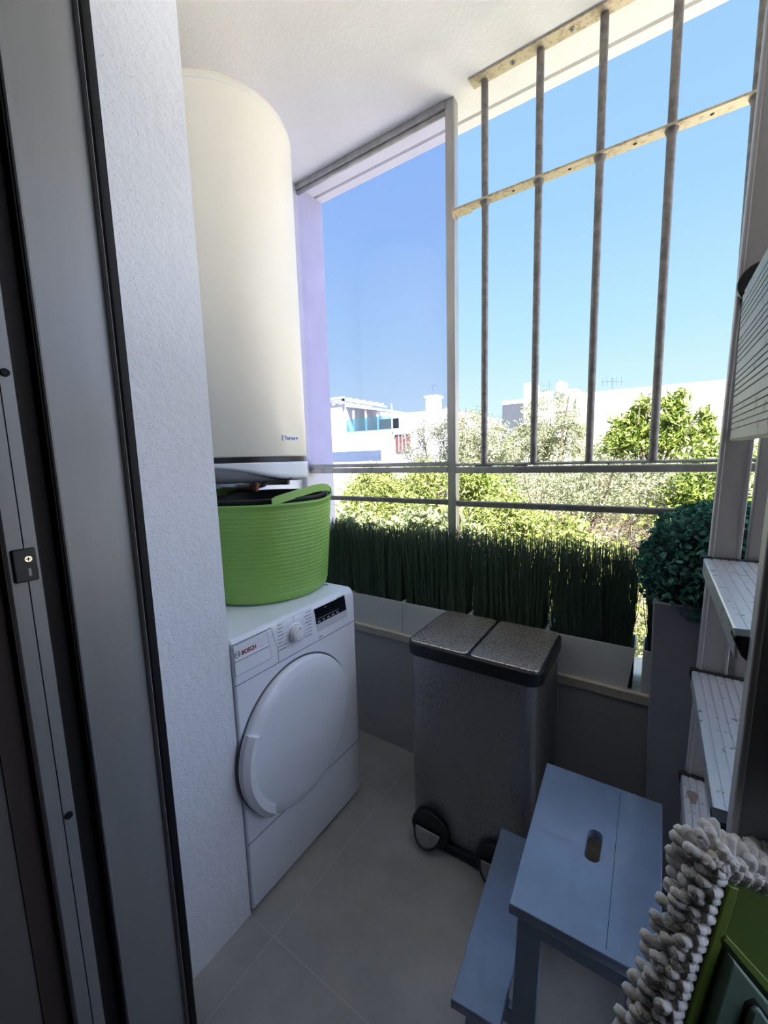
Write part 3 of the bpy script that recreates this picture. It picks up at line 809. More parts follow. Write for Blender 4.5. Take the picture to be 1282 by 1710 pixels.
# ================================================================== STEP STOOL
so_ = thing('step_stool', 'blue-grey painted wooden step stool with hand slot in front of the bin', 'step stool', (-0.12, 0.86, 0))
def plate(name, outlines, zc, th, m, parent, bev=0.002):
    me = plate_mesh(outlines, th, bev)
    b = origin_of(parent)
    me.transform(Matrix.Translation((-b.x, -b.y, zc - b.z)))
    return link_mesh(name, me, m, parent)
topo = [(-0.203, 1.056), (0.050, 1.060), (0.044, 0.668), (-0.185, 0.659)]
obj('plank_joint', MB().add([(-0.0335, 1.048, 0.5002), (-0.0323, 1.048, 0.5002), (-0.0293, 0.672, 0.5002), (-0.0305, 0.672, 0.5002)], [(0, 1, 2, 3)]), M['fence_blue'], so_, smooth=False)
slot = rrect(-0.086, -0.055, 0.822, 0.908, 0.015, 6)
plate('top', [topo, slot], 0.489, 0.022, M['stool'], so_)
plate('lower_step', [[(-0.320, 1.045), (-0.212, 1.047), (-0.196, 0.632), (-0.287, 0.622)]], 0.239, 0.022, M['stool'], so_)
def leg(pts, y0, y1):
    return MB().extrude(pts, lambda p, t: (p[0], t, p[1]), y0, y1)
for y0, y1, yl0, yl1 in ((0.678, 0.700, 0.648, 0.672), (1.012, 1.034, 1.008, 1.030)):
    obj('leg', leg([(-0.176, 0.478), (-0.132, 0.478), (-0.150, 0.0), (-0.194, 0.0)], y0, y1), M['stool'], so_, bevel=0.002)
    obj('leg', leg([(-0.004, 0.478), (0.034, 0.478), (0.066, 0.0), (0.024, 0.0)], y0, y1), M['stool'], so_, bevel=0.002)
    obj('apron', leg([(-0.134, 0.478), (-0.002, 0.478), (0.002, 0.430), (-0.136, 0.430)], y0 + 0.002, y1 - 0.002), M['stool'], so_, bevel=0.002)
    obj('leg', leg([(-0.275, 0.228), (-0.235, 0.228), (-0.250, 0.0), (-0.292, 0.0)], y0, y1), M['stool'], so_, bevel=0.002)
    obj('side_rail', leg([(-0.237, 0.228), (-0.160, 0.228), (-0.163, 0.190), (-0.239, 0.190)], y0 + 0.002, y1 - 0.002), M['stool'], so_, bevel=0.002)
obj('front_apron', MB().box(-0.176, -0.158, 0.700, 1.012, 0.434, 0.478), M['stool'], so_, bevel=0.002)
obj('rear_apron', MB().box(0.012, 0.030, 0.700, 1.012, 0.434, 0.478), M['stool'], so_, bevel=0.002)
obj('stretcher', MB().box(0.030, 0.046, 0.700, 1.012, 0.20, 0.24), M['stool'], so_, bevel=0.002)
obj('front_rail', MB().box(-0.272, -0.256, 0.700, 1.012, 0.190, 0.228), M['stool'], so_, bevel=0.002)

# ================================================================== STEPLADDER
ld = thing('stepladder', 'folded aluminium stepladder with ribbed treads standing beside the stool', 'stepladder', (0.12, 0.84, 0))
def xs(z): return 0.0795 + 0.0212 * z
ztop = 2.10
def stile(y0, y1, lipy):
    # channel section: web plus two lips
    mb = MB()
    for (a, b, yy0, yy1) in ((0.0, 0.047, y0, y1), (-0.0015, 0.006, lipy[0], lipy[1]), (0.041, 0.0485, lipy[0], lipy[1])):
        vs = []
        for zz in (0.006, ztop):
            for yy in (yy0, yy1):
                for xx in (a, b): vs.append((xs(zz) + xx, yy, zz))
        mb.add(vs, [(0, 2, 3, 1), (4, 5, 7, 6), (0, 1, 5, 4), (2, 6, 7, 3), (0, 4, 6, 2), (1, 3, 7, 5)])
    return mb
obj('stile', stile(1.060, 1.066, (1.058, 1.084)), M['stile'], ld, bevel=0.002)
obj('stile', stile(0.606, 0.612, (0.588, 0.614)), M['stile'], ld, bevel=0.002)
def rear(y0, y1):
    mb = MB(); vs = []
    for zz in (0.006, 2.02):
        for yy in (y0, y1):
            for xx in (0, 0.030): vs.append((0.1395 + 0.0200 * zz + xx, yy, zz))
    return mb.add(vs, [(0, 2, 3, 1), (4, 5, 7, 6), (0, 1, 5, 4), (2, 6, 7, 3), (0, 4, 6, 2), (1, 3, 7, 5)])
obj('rear_leg', rear(1.066, 1.090), M['stile'], ld, bevel=0.003)
obj('rear_leg', rear(0.582, 0.606), M['stile'], ld, bevel=0.003)
for yy in (1.062, 0.600):
    for xx in (xs(0) + 0.022, 0.155):
        obj('rubber_foot', MB().box(xx - 0.024, xx + 0.022, yy - 0.012, yy + 0.016, 0.0, 0.03), M['black'], ld, bevel=0.004)
obj('top_rail', MB().tube([(xs(ztop) + 0.022, 1.066, ztop - 0.03), (xs(ztop) + 0.026, 1.066, ztop + 0.03), (xs(ztop) + 0.05, 1.04, ztop + 0.09), (xs(ztop) + 0.06, 0.98, ztop + 0.11), (xs(ztop) + 0.06, 0.70, ztop + 0.11),
    (xs(ztop) + 0.05, 0.63, ztop + 0.09), (xs(ztop) + 0.026, 0.606, ztop + 0.03), (xs(ztop) + 0.022, 0.606, ztop - 0.03)], 0.014, 12), M['stile'], ld)
def tread_mb(z, x0, x1, y0, y1):
    pts = [(x0, z - 0.032), (x0, z - 0.002), (x0 + 0.002, z)]
    ng = 6
    for i in range(1, ng + 1):
        xg = x0 + (x1 - x0) * i / (ng + 1)
        pts += [(xg - 0.0009, z), (xg - 0.0009, z - 0.0020), (xg + 0.0009, z - 0.0020), (xg + 0.0009, z)]
    pts += [(x1 - 0.002, z), (x1, z - 0.002), (x1, z - 0.032), (x1 - 0.003, z - 0.032), (x1 - 0.003, z - 0.006), (x0 + 0.003, z - 0.006), (x0 + 0.003, z - 0.032)]
    return MB().extrude(pts, lambda p, t: (p[0], t, p[1]), y0, y1)
for z in (1.100, 0.850, 0.600, 0.350, 0.110):
    x0 = xs(z) - 0.0115; x1 = x0 + 0.094
    t = obj('tread', tread_mb(z, x0, x1, 0.626, 1.052), M['tread'], ld, smooth=False)
    for y0, y1 in ((0.611, 0.637), (1.048, 1.0605)):
        prof_ = [(x0 - 0.004, z - 0.006), (x0 - 0.004, z + 0.002), (x0 + 0.010, z + 0.004), (x0 + 0.016, z + 0.001), (x1 - 0.010, z + 0.003), (x1 + 0.002, z + 0.003), (x1 + 0.002, z - 0.034), (x0 + 0.012, z - 0.040), (x0 - 0.001, z - 0.024)]
        if y0 < 0.7:
            obj('end_cap', MB().extrude([(x0 - 0.004, z - 0.004), (x0 - 0.003, z + 0.0025), (x0 + 0.018, z + 0.004), (x0 + 0.040, z + 0.001), (x0 + 0.040, z - 0.036), (x0 + 0.022, z - 0.040), (x0 + 0.004, z - 0.022)], lambda p, t_: (p[0], t_, p[1]), y0, y1), M['black'], t, bevel=0.0015)
        else:
            obj('end_cap', MB().extrude(prof_, lambda p, t_: (p[0], t_, p[1]), y0, y1), M['black'], t, bevel=0.0015)
    if abs(z - 0.600) < 0.001:      # brown paint blotch
        bl = [(0.098 + 0.0085 * math.cos(q) * (1 + 0.3 * math.sin(3 * q)), 0.985 + 0.024 * math.sin(q) * (1 + 0.2 * math.cos(2 * q)), z + 0.0004) for q in [2 * PI * i / 20 for i in range(20)]]
        obj('paint_blotch', MB().add(bl, [tuple(range(20))]), M['blotch'], t, smooth=False)
# folded-up platform between the stiles
pf = MB()
px0 = 0.1165
np_ = 17; z0p, z1p = 1.338, 1.612
pts = [(px0 + 0.016, z0p), (px0 + 0.002, z0p)]
zz = z0p + 0.004
k = 0
while zz < z1p - 0.010:
    h = 0.0105 if k % 5 else 0.019
    pts += [(px0, zz), (px0, min(zz + h - 0.0028, z1p - 0.004)), (px0 + 0.0022, min(zz + h - 0.0022, z1p - 0.0035)), (px0 + 0.0022, min(zz + h - 0.0006, z1p - 0.003))]
    zz += h; k += 1
pts += [(px0 + 0.002, z1p), (px0 + 0.016, z1p)]
pf.extrude(pts, lambda p, t: (p[0] + 0.03 * (p[1] - z0p) * 0.2, t, p[1]), 0.625, 1.032)
plf = obj('platform', pf, M['platform'], ld, smooth=False)
obj('hinge_pin', MB().tube([(0.128, 1.030, 1.352), (0.128, 1.058, 1.352)], 0.008, 14), M['black'], plf)
obj('hinge_disc', MB().disc((0.146, 1.059, 1.625), (0, -1, 0), 0.036, 0.018, 32), M['black'], ld, bevel=0.002)

# ================================================================== REED PLANTERS
def reeds_mesh(x0, x1, y0, y1, zb, seed, n, ztop_):
    rng = np.random.default_rng(seed)
    V = []; F = []
    xm = (x0 + x1) / 2
    for i in range(n):
        bx = rng.uniform(x0, x1); by = rng.uniform(y0, y1)
        L = ztop_ - zb + rng.normal() * 0.020 - 0.035 * rng.random() ** 2
        lx = (bx - xm) * 0.10 + rng.normal() * 0.010; ly = rng.normal() * 0.012
        r = rng.uniform(0.0011, 0.0020)
        k = len(V)
        nseg = 3
        bow = rng.normal() * 0.006
        for j in range(nseg + 1):
            t = j / nseg
            cx_ = bx + lx * t + bow * math.sin(PI * t); cy_ = by + ly * t; cz_ = zb + L * t
            rr = r * (1 - 0.6 * t)
            for q in range(3):
                a = 2 * PI * q / 3
                V.append((cx_ + rr * math.cos(a), cy_ + rr * math.sin(a), cz_))
        for j in range(nseg):
            for q in range(3):
                a, b = k + j * 3 + q, k + j * 3 + (q + 1) % 3
                F.append((a, b, b + 3)); F.append((a, b + 3, a + 3))
    return np.array(V), np.array(F)
plx = [(-1.588, -1.180), (-1.176, -0.8985), (-0.8945, -0.5925), (-0.5885, -0.2995), (-0.2955, -0.026), (-0.006, 0.27)]
pos_words = ['white planter of dark artificial reeds behind the dryer and green tub', 'white planter of dark reeds just right of the dryer',
             'white planter of dark reeds partly hidden by the left of the bin', 'white planter of dark reeds hidden behind the middle of the bin lid',
             'white planter of dark reeds right of the bin with bare front showing', 'white planter of dark reeds partly behind the tall grey pot']
for i, ((x0, x1), lab) in enumerate(zip(plx, pos_words)):
    t = thing('reed_planter', lab, 'planter', ((x0 + x1) / 2, 1.52, 0.556), 'reed planters on the parapet sill')
    ya, yb, za, zb_ = 1.456, 1.580, 0.5565, 0.698
    mb = MB(); wl = 0.004
    mb.box(x0, x1, ya, ya + wl, za, zb_).box(x0, x1, yb - wl, yb, za, zb_).box(x0, x0 + wl, ya + wl, yb - wl, za, zb_).box(x1 - wl, x1, ya + wl, yb - wl, za, zb_).box(x0 + wl, x1 - wl, ya + wl, yb - wl, za, za + wl)
    if i == 4:   # this box is slightly tapered at its right end
        mb.v = [(p[0] - (0.016 if p[0] > x1 - 0.01 else 0) * max(0, (0.66 - p[2]) / 0.1), p[1], p[2]) for p in mb.v]
    obj('planter_box', mb, M['planter'], t, smooth=False)
    obj('soil', MB().box(x0 + wl, x1 - wl, ya + wl, yb - wl, za + wl, zb_ - 0.008), M['soil'], t, smooth=False)
    V, F = reeds_mesh(x0 + 0.012, x1 - 0.014, ya + 0.008, yb - 0.008, zb_ - 0.012, 30 + i, int(950 * (x1 - x0) / 0.3), 1.010)
    o = np_obj('reeds', V, F, M['reed'], t); o['kind'] = 'stuff'

# ================================================================== TALL POT WITH BALL
pt = thing('tall_planter', 'tall dark grey square planter holding a green leaf ball beside the ladder', 'planter', (0.155, 1.295, 0))
px_a, px_b, py_a, py_b, pz = 0.012, 0.298, 1.152, 1.436, 0.958
mb = MB()
vs = []
for zz, ins in ((0.0, 0.012), (pz, 0.0)):
    vs.append([(px_a + ins, py_a + ins, zz), (px_b - ins, py_a + ins, zz), (px_b - ins, py_b - ins, zz), (px_a + ins, py_b - ins, zz)])
inn = [[(px_a + 0.012, py_a + 0.012, zz), (px_b - 0.012, py_a + 0.012, zz), (px_b - 0.012, py_b - 0.012, zz), (px_a + 0.012, py_b - 0.012, zz)] for zz in (pz, pz - 0.06)]
allv = vs[0] + vs[1] + inn[0] + inn[1]
fs = [(0, 3, 2, 1)]
for a in (0, 4, 8):
    for k in range(4):
        fs.append((a + k, a + (k + 1) % 4, a + 4 + (k + 1) % 4, a + 4 + k))
fs.append((12, 13, 14, 15))
mb.add(allv, fs)
obj('pot', mb, M['pot'], pt, bevel=0.003)
BC = np.array((0.152, 1.292, 1.022)); BR = 0.176
rng = np.random.default_rng(5)
topi = thing('topiary_ball', 'dark blue-green artificial leaf ball sitting in the tall grey planter', 'plant', (0.152, 1.292, 0.90))
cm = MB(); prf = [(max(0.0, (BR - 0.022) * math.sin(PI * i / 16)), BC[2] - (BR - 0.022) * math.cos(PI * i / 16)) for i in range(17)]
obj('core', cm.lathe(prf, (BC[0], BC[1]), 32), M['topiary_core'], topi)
d = rng.normal(size=(5200, 3)); d /= np.linalg.norm(d, axis=1)[:, None]
lump = 1 + 0.025 * np.sin(d[:, 0] * 9 + 1) * np.sin(d[:, 1] * 8) + 0.03 * np.sin(d[:, 2] * 11)
pos = BC + d * (BR * lump * rng.uniform(0.89, 1.035, 5200))[:, None]
V, F = leaf_arrays(pos, 0.0145, rng, 0.85, 0.0, 'round')
fo = np_obj('foliage', V, F, M['topiary'], topi)

# ================================================================== FLAT MOP
mp = thing('flat_mop', 'upturned green flat mop with white chenille fringe at the lower right', 'mop', (0.16, 0.46, 0))
P1 = Vector((0.089, 0.532, 0.848))
U = Vector((-0.034, -0.048, -0.157)).normalized()
V0 = Vector((0.038, 0.021, -0.028)); Vv = (V0 - U * V0.dot(U)).normalized()
Nn = U.cross(Vv)
if Nn.dot(FW) > 0: Nn = -Nn
def mpnt(u, v, n=0.0): return P1 + U * u + Vv * v + Nn * n
PL, PW = 0.40, 0.115
def mslab(poly, n0, n1):
    return MB().extrude(poly, lambda p, t: tuple(mpnt(p[0], p[1], t)), n0, n1)
pl_ = obj('mop_plate', mslab([(0.0, 0.0), (PL, 0.0), (PL, PW), (0.0, PW)], -0.006, 0.0), M['mop_green'], mp, bevel=0.003)
obj('edge_rib', mslab([(0.004, 0.0), (PL, 0.0), (PL, 0.011), (0.004, 0.011)], 0.0, 0.004), M['mop_green_light'], pl_, bevel=0.001)
obj('cross_rib', mslab([(0.056, 0.012), (0.061, 0.008), (0.118, 0.098), (0.106, 0.098)], 0.0, 0.006), M['mop_green_light'], pl_, bevel=0.001)
blk = obj('joint_block', mslab([(0.072, 0.017), (PL - 0.09, 0.017), (PL - 0.09, PW - 0.012), (0.128, PW - 0.012)], 0.0, 0.014), M['mop_grey'], mp, bevel=0.003)
lt = [(0.108, 0.052), (0.112, 0.045), (0.170, 0.045), (0.170, 0.088), (0.140, 0.092)]
obj('latch_gap', mslab([(0.104, 0.050), (0.110, 0.0415), (0.174, 0.0415), (0.174, 0.092), (0.136, 0.096)], 0.0138, 0.0146), M['black'], blk)
obj('latch_button', mslab(lt, 0.0145, 0.021), M['mop_grey'], blk, bevel=0.003)
jp = mpnt(0.19, 0.07, 0.02)
obj('joint', MB().tube([tuple(mpnt(0.19, 0.03, 0.022)), tuple(mpnt(0.19, 0.100, 0.022))], 0.013, 16), M['mop_grey'], blk)
obj('handle', MB().tube([tuple(mpnt(0.115, 0.112, 0.010)), tuple(mpnt(0.19, 0.108, 0.016)), (0.135, 0.40, 0.014)], 0.0105, 16), M['mop_pole'], mp)
# chenille: rows of soft twisted fingers round the edge of the plate
ch = MB(); rg_ = random.Random(11)
def finger(base, d, side, L, r):
    n = 16; path = []; rad = []
    droop = Vector((0, 0, -1)) * 0.10
    for i in range(n + 1):
        t = i / n
        p = base + d * (L * t) + side * (0.25 * L * t * t) + droop * (L * t * t * 0.7)
        w_ = 1.0 + 0.10 * math.sin(t * PI * 7.0)
        e = min(1.0, 0.45 + t * 4.5)
        if t > 0.86: e = math.sqrt(max(0.0, 1 - ((t - 0.86) / 0.145) ** 2))
        path.append(p + (side * math.cos(t * 19) + Nn * math.sin(t * 19)) * r * 0.22); rad.append(max(r * w_ * e, 0.0004))
    ch.tube(path, rad, 10)
def row(p0, step, n_, out, nrm_up):
    for i in range(n_):
        for lay in range(4):
            j = rg_.uniform
            d_ = (out + step.normalized() * (j(-0.16, 0.16) - 0.10) + nrm_up * ((0.62, 0.36, 0.08, -0.2)[lay] + j(-0.08, 0.08))).normalized()
            b_ = p0 + step * (i + 0.5 * (lay % 2) + j(-0.12, 0.12)) + nrm_up * (-0.0085 - 0.0025 * lay) - out * 0.001
            finger(b_, d_, (step.normalized() * j(-0.25, 0.25) - nrm_up * 0.35), (0.024, 0.036, 0.045, 0.048)[lay] * j(0.9, 1.12), 0.0060 * j(0.92, 1.08))
row(mpnt(-0.004, 0.002), U * 0.0108, int(PL / 0.0108), -Vv, Nn)
row(mpnt(0.004, -0.014), Vv * 0.0118, 12, -U, Nn)
for q in range(5):     # the corner fans out
    a_ = math.radians(12 + 17 * q)
    o_ = (-Vv * math.cos(a_) - U * math.sin(a_))
    row(mpnt(0.0, 0.0) + o_ * 0.002, (U * math.cos(a_) - Vv * math.sin(a_)) * 0.008, 1, o_, Nn)
fr = obj('chenille_fringe', ch, M['mop_white'], mp, sharp=180, recalc=False)
fr['kind'] = 'stuff'
obj('mop_pad', mslab([(-0.004, -0.004), (PL + 0.004, -0.004), (PL + 0.004, PW + 0.004), (-0.004, PW + 0.004)], -0.020, -0.0065), M['mop_white'], mp, bevel=0.004)

# ================================================================== OUTSIDE
GZ = -3.0
struct('ground', MB().box(-60, 60, 1.7, 90, GZ - 0.3, GZ), M['ground'], (0, 10, GZ))
struct('bounce_slab', MB().box(-12, 10, 1.72, 9.4, GZ, GZ + 0.03), M['bounce_pale'], (0, 2.5, GZ))  # pale slab hidden below the trees, added to bounce sunlight up to the ceiling
struct('facade_outside', MB().box(-8, -1.86, -3.0, 1.50, GZ, 3.4).box(1.9, 8, -3.0, 0.44, GZ, 3.4).box(-1.86, 1.9, -3.0, 1.50, CZ + 0.36, 3.4), M['outer_white'], (0, 1.5, GZ))

# neighbouring white house with a covered terrace
ha = thing('terrace_house', 'white house with glass-fronted roof terrace seen through the left pane', 'building', (-10.5, 15, GZ))
Y = 14.0
obj('wall', MB().box(-14, -7.0, Y, Y + 7, GZ, 2.52).box(-14, -11.25, Y, Y + 7, 2.52, 3.72).box(-8.75, -6.6, Y + 0.3, Y + 7, GZ, 3.12), M['bldg'], ha, smooth=False)
pg = MB()
for i in range(7):
    pg.box(-12.6, -11.2, Y - 0.2 + i * 0.5, Y - 0.05 + i * 0.5, 3.92, 4.02)
pg.box(-12.6, -12.5, Y - 0.2, Y + 3.2, 3.82, 3.92).box(-11.3, -11.2, Y - 0.2, Y + 3.2, 3.82, 3.92).box(-11.28, -11.2, Y - 0.2, Y - 0.1, 3.7, 3.92)
obj('pergola', pg, M['bldg_trim'], ha, smooth=False)
cn = obj('terrace_roof', MB().add([(-11.25, Y, 3.70), (-9.38, Y - 0.1, 3.36), (-9.38, Y + 2.6, 3.36), (-11.25, Y + 2.6, 3.70), (-11.25, Y, 3.60), (-9.38, Y - 0.1, 3.26), (-9.38, Y + 2.6, 3.26), (-11.25, Y + 2.6, 3.60)],
    [(0, 1, 2, 3), (4, 7, 6, 5), (0, 4, 5, 1), (1, 5, 6, 2), (2, 6, 7, 3), (3, 7, 4, 0)]), M['bldg_trim'], ha, smooth=False)
for x in (-10.85, -10.2, -9.6):
    obj('terrace_column', MB().box(x - 0.03, x + 0.03, Y, Y + 0.06, 2.5, 3.4), M['bldg'], ha)
obj('terrace_back', MB().box(-11.2, -9.2, Y + 2.4, Y + 2.5, 2.52, 3.2), M['fence_blue'], ha)
for x0, x1 in ((-11.22, -10.62), (-10.60, -10.02), (-10.0, -9.42), (-9.40, -8.86)):
    obj('glass_panel', MB().box(x0, x1, Y - 0.03, Y - 0.01, 2.52, 3.06), M['balc_glass'], ha, smooth=False)
ch_ = obj('chimney', MB().box(-7.88, -7.42, Y + 1, Y + 1.5, 3.1, 3.72).box(-7.93, -7.37, Y + 0.95, Y + 1.55, 3.72, 3.80), M['bldg'], ha, smooth=False)
obj('weather_vane', MB().tube([(-7.64, Y + 1.2, 3.8), (-7.64, Y + 1.2, 4.30)], 0.02, 6).box(-7.76, -7.50, Y + 1.19, Y + 1.21, 4.18, 4.22), M['fence_blue'], ch_)
obj('mast', MB().tube([(-8.86, Y - 0.05, 2.4), (-8.86, Y - 0.05, 3.5)], 0.035, 8), M['bldg_trim'], ha)
wn = obj('shuttered_window', MB().box(-8.72, -8.05, Y - 0.06, Y + 0.02, 1.60, 2.28), M['terra'], ha)
obj('window_bars', MB().box(-8.56, -8.53, Y - 0.10, Y - 0.06, 1.60, 2.30).box(-8.40, -8.37, Y - 0.10, Y - 0.06, 1.60, 2.30).box(-8.24, -8.21, Y - 0.10, Y - 0.06, 1.60, 2.30).box(-8.75, -8.02, Y - 0.10, Y - 0.04, 2.26, 2.34), M['bldg_trim'], wn)

fw_ = thing('garden_wall', 'low blue-grey slatted screen in front of the white terrace house', 'fence', (-9.4, 12, GZ))
obj('screen', MB().box(-10.9, -8.15, 12.0, 12.06, 1.25, 1.64), M['fence_blue'], fw_, smooth=False)
obj('base_wall', MB().box(-12, -7.3, 12.0, 12.2, GZ, 1.25), M['bldg'], fw_, smooth=False)

# neighbouring cream building on the right
hb = thing('flat_roof_building', 'long cream building with slate-clad end and white tower behind the olive trees', 'building', (-1, 18, GZ))
Y = 16.0
obj('wall', MB().add([(-2.45, Y, GZ), (9, Y, GZ), (9, Y, 3.30), (-2.45, Y, 3.42), (-2.45, Y + 8, GZ), (9, Y + 8, GZ), (9, Y + 8, 3.30), (-2.45, Y + 8, 3.42)],
    [(0, 1, 2, 3), (4, 7, 6, 5), (0, 4, 5, 1), (3, 2, 6, 7), (1, 5, 6, 2), (0, 3, 7, 4)]), M['bldg_cream'], hb, smooth=False)
obj('tower', MB().box(-4.32, -2.45, Y + 0.2, Y + 6, GZ, 3.62).box(-4.32, -3.98, Y + 0.2, Y + 1.2, 3.62, 4.02).box(-5.1, -4.32, Y + 0.05, Y + 6, 3.28, 3.42), M['bldg'], hb, smooth=False)
obj('slate_wall', MB().box(-5.08, -4.30, Y + 0.02, Y + 5, 1.0, 3.28), M['bldg_grey'], hb, smooth=False)
vt = MB()
for i in range(7): vt.box(0.60, 1.34, Y - 0.06, Y - 0.02, 1.90 + i * 0.075, 1.935 + i * 0.075)
obj('louvre_vent', vt, M['bldg_trim'], hb, smooth=False)
dsh = MB().lathe([(0, 0.0), (0.12, 0.015), (0.17, 0.04), (0.21, 0.07)], (0, 0), 24)
dsh.v = [(-2.95 + x, Y + 0.1 - z * 0.9, 3.72 + y) for x, y, z in dsh.v]
sd = tag(obj('satellite_dish', dsh, M['bldg'], None, (-2.95, Y, 3.6)), 'white satellite dish on the roof beside the white tower', 'satellite dish')
def antenna(x, yy, zb, h, label, nel):
    t = thing('roof_antenna', label, 'antenna', (x, yy, zb))
    obj('mast', MB().tube([(x, yy, zb), (x, yy, zb + h)], 0.018, 6), M['fence_blue'], t)
    e = MB().tube([(x - 0.35, yy, zb + h * 0.85), (x + 0.3, yy, zb + h * 0.75)], 0.014, 6)
    for i in range(nel):
        q = i / max(1, nel - 1); xx = x - 0.33 + 0.6 * q
        e.tube([(xx, yy, zb + h * 0.85 - 0.16 - 0.03 * q), (xx, yy, zb + h * 0.85 + 0.14 - 0.03 * q)], 0.010, 5)
    obj('elements', e, M['fence_blue'], t)
antenna(-1.42, Y + 1, 3.40, 0.55, 'comb-shaped roof antenna above the middle of the cream building', 5)
antenna(-3.55, Y + 1, 3.62, 0.45, 'small roof antenna standing on the white tower', 3)

bf = thing('far_fence', 'distant blue and white fence with cypress tops left of the slate wall', 'fence', (-4.9, 20, GZ))
obj('fence_panel', MB().box(-8.8, -6.2, 20, 20.1, GZ, 2.9), M['bldg_trim'], bf, smooth=False)
bfm = MB()
for i in range(14): bfm.box(-8.7 + i * 0.18, -8.62 + i * 0.18, 19.95, 20.0, 2.9, 3.25)
obj('pickets', bfm, M['fence_blue'], bf, smooth=False)


# ---- trees and shrubs
tree('olive_tree', 'grey-green olive tree half behind the window pane and post', 'tree', (-3.1, 7.0, GZ),
     [((-3.55, 7.0, 1.45), (0.62, 0.55, 0.62)), ((-2.95, 7.1, 1.75), (0.50, 0.5, 0.52)), ((-2.45, 7.0, 1.35), (0.55, 0.5, 0.55)), ((-3.1, 6.9, 0.9), (1.1, 0.6, 0.5))], 26000, 0.060, M['olive'], 1, aspect=0.26, clumps=240, spread=0.13)
tree('olive_tree', 'tall round-topped olive tree in front of the white tower', 'tree', (-1.7, 8.0, GZ),
     [((-1.72, 8.0, 1.85), (0.52, 0.5, 0.55)), ((-1.95, 8.0, 1.55), (0.45, 0.5, 0.42)), ((-1.4, 7.9, 1.6), (0.42, 0.5, 0.42)), ((-1.75, 7.8, 0.9), (1.4, 0.7, 0.62)), ((-0.5, 7.9, 1.2), (0.7, 0.5, 0.42))], 32000, 0.062, M['olive'], 2, aspect=0.26, clumps=260, spread=0.13)
tree('olive_tree', 'low spreading olive crown seen through the gap under the handrail', 'tree', (-0.8, 6.2, GZ),
     [((-1.3, 6.2, 0.72), (0.9, 0.6, 0.42)), ((-0.45, 6.1, 0.85), (0.7, 0.6, 0.42)), ((0.1, 6.3, 0.70), (0.6, 0.6, 0.40)), ((-0.6, 6.3, 0.3), (1.4, 0.6, 0.5))], 28000, 0.055, M['olive'], 3, aspect=0.28, clumps=260, spread=0.14)
tree('leafy_tree', 'fresh green tree with pointed sprays in front of the cream wall', 'tree', (-0.1, 7.2, GZ),
     [((-0.45, 7.2, 1.58), (0.30, 0.3, 0.26)), ((-0.22, 7.2, 1.80), (0.20, 0.2, 0.30)), ((0.14, 7.2, 1.80), (0.20, 0.25, 0.30)), ((0.42, 7.2, 1.62), (0.24, 0.25, 0.22)), ((0.05, 7.2, 1.45), (0.48, 0.3, 0.28))], 5200, 0.095, M['fresh'], 4, aspect=0.36, clumps=90, spread=0.20, shell=0.2)
tree('leafy_tree', 'dense green tree behind the topiary ball and ladder', 'tree', (0.55, 5.6, GZ),
     [((0.50, 5.6, 0.95), (0.36, 0.4, 0.50)), ((1.05, 5.8, 0.9), (0.5, 0.4, 0.55)), ((0.5, 5.6, 0.3), (0.8, 0.5, 0.6))], 9000, 0.075, M['fresh'], 5, aspect=0.4, clumps=150)
tree('bright_shrub', 'yellow-green shrub just under the handrail left of the post', 'shrub', (-3.4, 5.2, GZ),
     [((-3.75, 5.3, 0.72), (0.55, 0.5, 0.40)), ((-2.55, 5.2, 0.78), (0.72, 0.5, 0.42)), ((-3.1, 5.1, 0.35), (1.1, 0.6, 0.45))], 24000, 0.062, M['bright'], 6, clumps=260, aspect=0.42)
tree('laurel_hedge', 'large-leaved hedge directly behind the reeds left of the post', 'hedge', (-2.2, 3.5, GZ),
     [((-2.6, 3.5, 0.40), (0.75, 0.4, 0.42)), ((-1.75, 3.5, 0.38), (0.62, 0.4, 0.42)), ((-2.1, 3.5, 0.0), (1.1, 0.45, 0.5))], 16000, 0.092, M['laurel'], 7, aspect=0.36, clumps=260, spread=0.15)
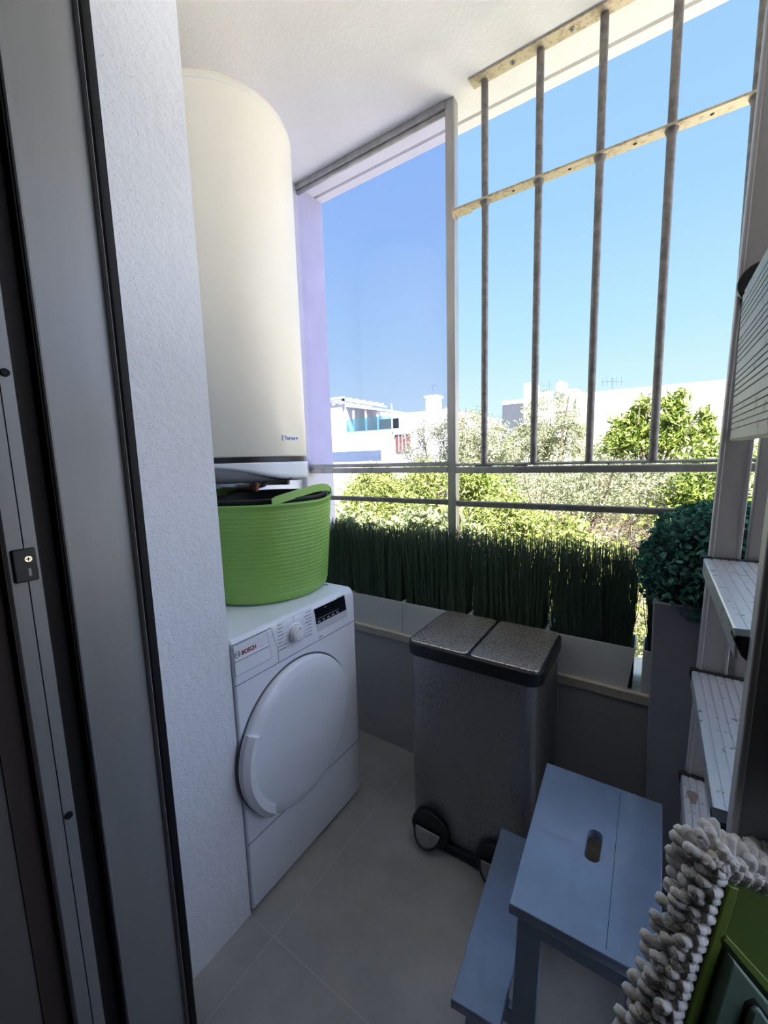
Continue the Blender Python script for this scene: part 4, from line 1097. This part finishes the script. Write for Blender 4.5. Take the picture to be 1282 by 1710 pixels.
tree('leafy_bush', 'light green bush behind the reeds right of the post', 'shrub', (-0.95, 3.9, GZ),
     [((-1.38, 4.0, 0.56), (0.42, 0.4, 0.38)), ((-0.85, 3.9, 0.42), (0.46, 0.4, 0.38)), ((-0.45, 3.9, 0.27), (0.36, 0.4, 0.32)), ((-0.9, 3.9, -0.2), (1.0, 0.5, 0.5))], 20000, 0.056, M['bright'], 8, aspect=0.42, clumps=260)
tree('dark_shrub', 'dark green shrub under the handrail right beside the post', 'shrub', (-1.9, 5.4, GZ),
     [((-1.95, 5.4, 0.80), (0.42, 0.4, 0.36)), ((-1.9, 5.4, 0.3), (0.7, 0.4, 0.4))], 6500, 0.062, M['fresh'], 9, clumps=120)
# dry brush between the shrubs
db = thing('dry_brush', 'tangle of dry brown twigs behind the reeds left of the topiary ball', 'brush', (-0.3, 5.0, GZ))
rng = np.random.default_rng(21); mb = MB()
for i in range(800):
    p = Vector((rng.uniform(-0.95, 0.75), 5.0 + rng.uniform(-0.3, 0.3), rng.uniform(-0.6, 0.50)))
    d_ = Vector((rng.normal() * 0.7, rng.normal() * 0.3, abs(rng.normal()) * 0.6)).normalized() * rng.uniform(0.2, 0.45)
    k_ = Vector(rng.normal(size=3)) * 0.05
    mb.tube([p, p + d_ * 0.5 + k_, p + d_], [0.006, 0.004, 0.0015], 3, caps=False)
obj('twigs', mb, M['twig'], db, recalc=False)['kind'] = 'stuff'
V, F = leaf_arrays(np.stack([rng.uniform(-1.0, 0.8, 5000), 5.1 + rng.uniform(-0.3, 0.4, 5000), rng.uniform(-0.7, 0.48, 5000)], 1), 0.05, rng, 0.3)
np_obj('dry_leaves', V, F, M['olive'], db)
# far backdrop of vegetation closing the view under the buildings
for i, (x, yy, z, s_) in enumerate(((-7.6, 10.6, 0.2, 0.95), (-5.15, 10.0, 0.2, 1.0), (-2.6, 10.6, 0.3, 1.0), (0.1, 10.2, 0.35, 1.0), (2.8, 10.6, 0.2, 1.0))):
    tree('background_shrub', ['pale shrub below the white terrace house', 'shrub behind the yellow-green shrub left of the post', 'shrub behind the two olive trees', 'shrub at the foot of the cream building', 'shrub behind the ladder'][i],
         'shrub', (x, yy, GZ), [((x, yy, z), (s_ * 1.1, 0.9, 0.75)), ((x, yy, z - 1.0), (s_ * 1.1, 0.9, 0.8))], 6500, 0.11, M['bright'] if i % 2 else M['olive'], 40 + i, 'shrubs in the distance', clumps=160)
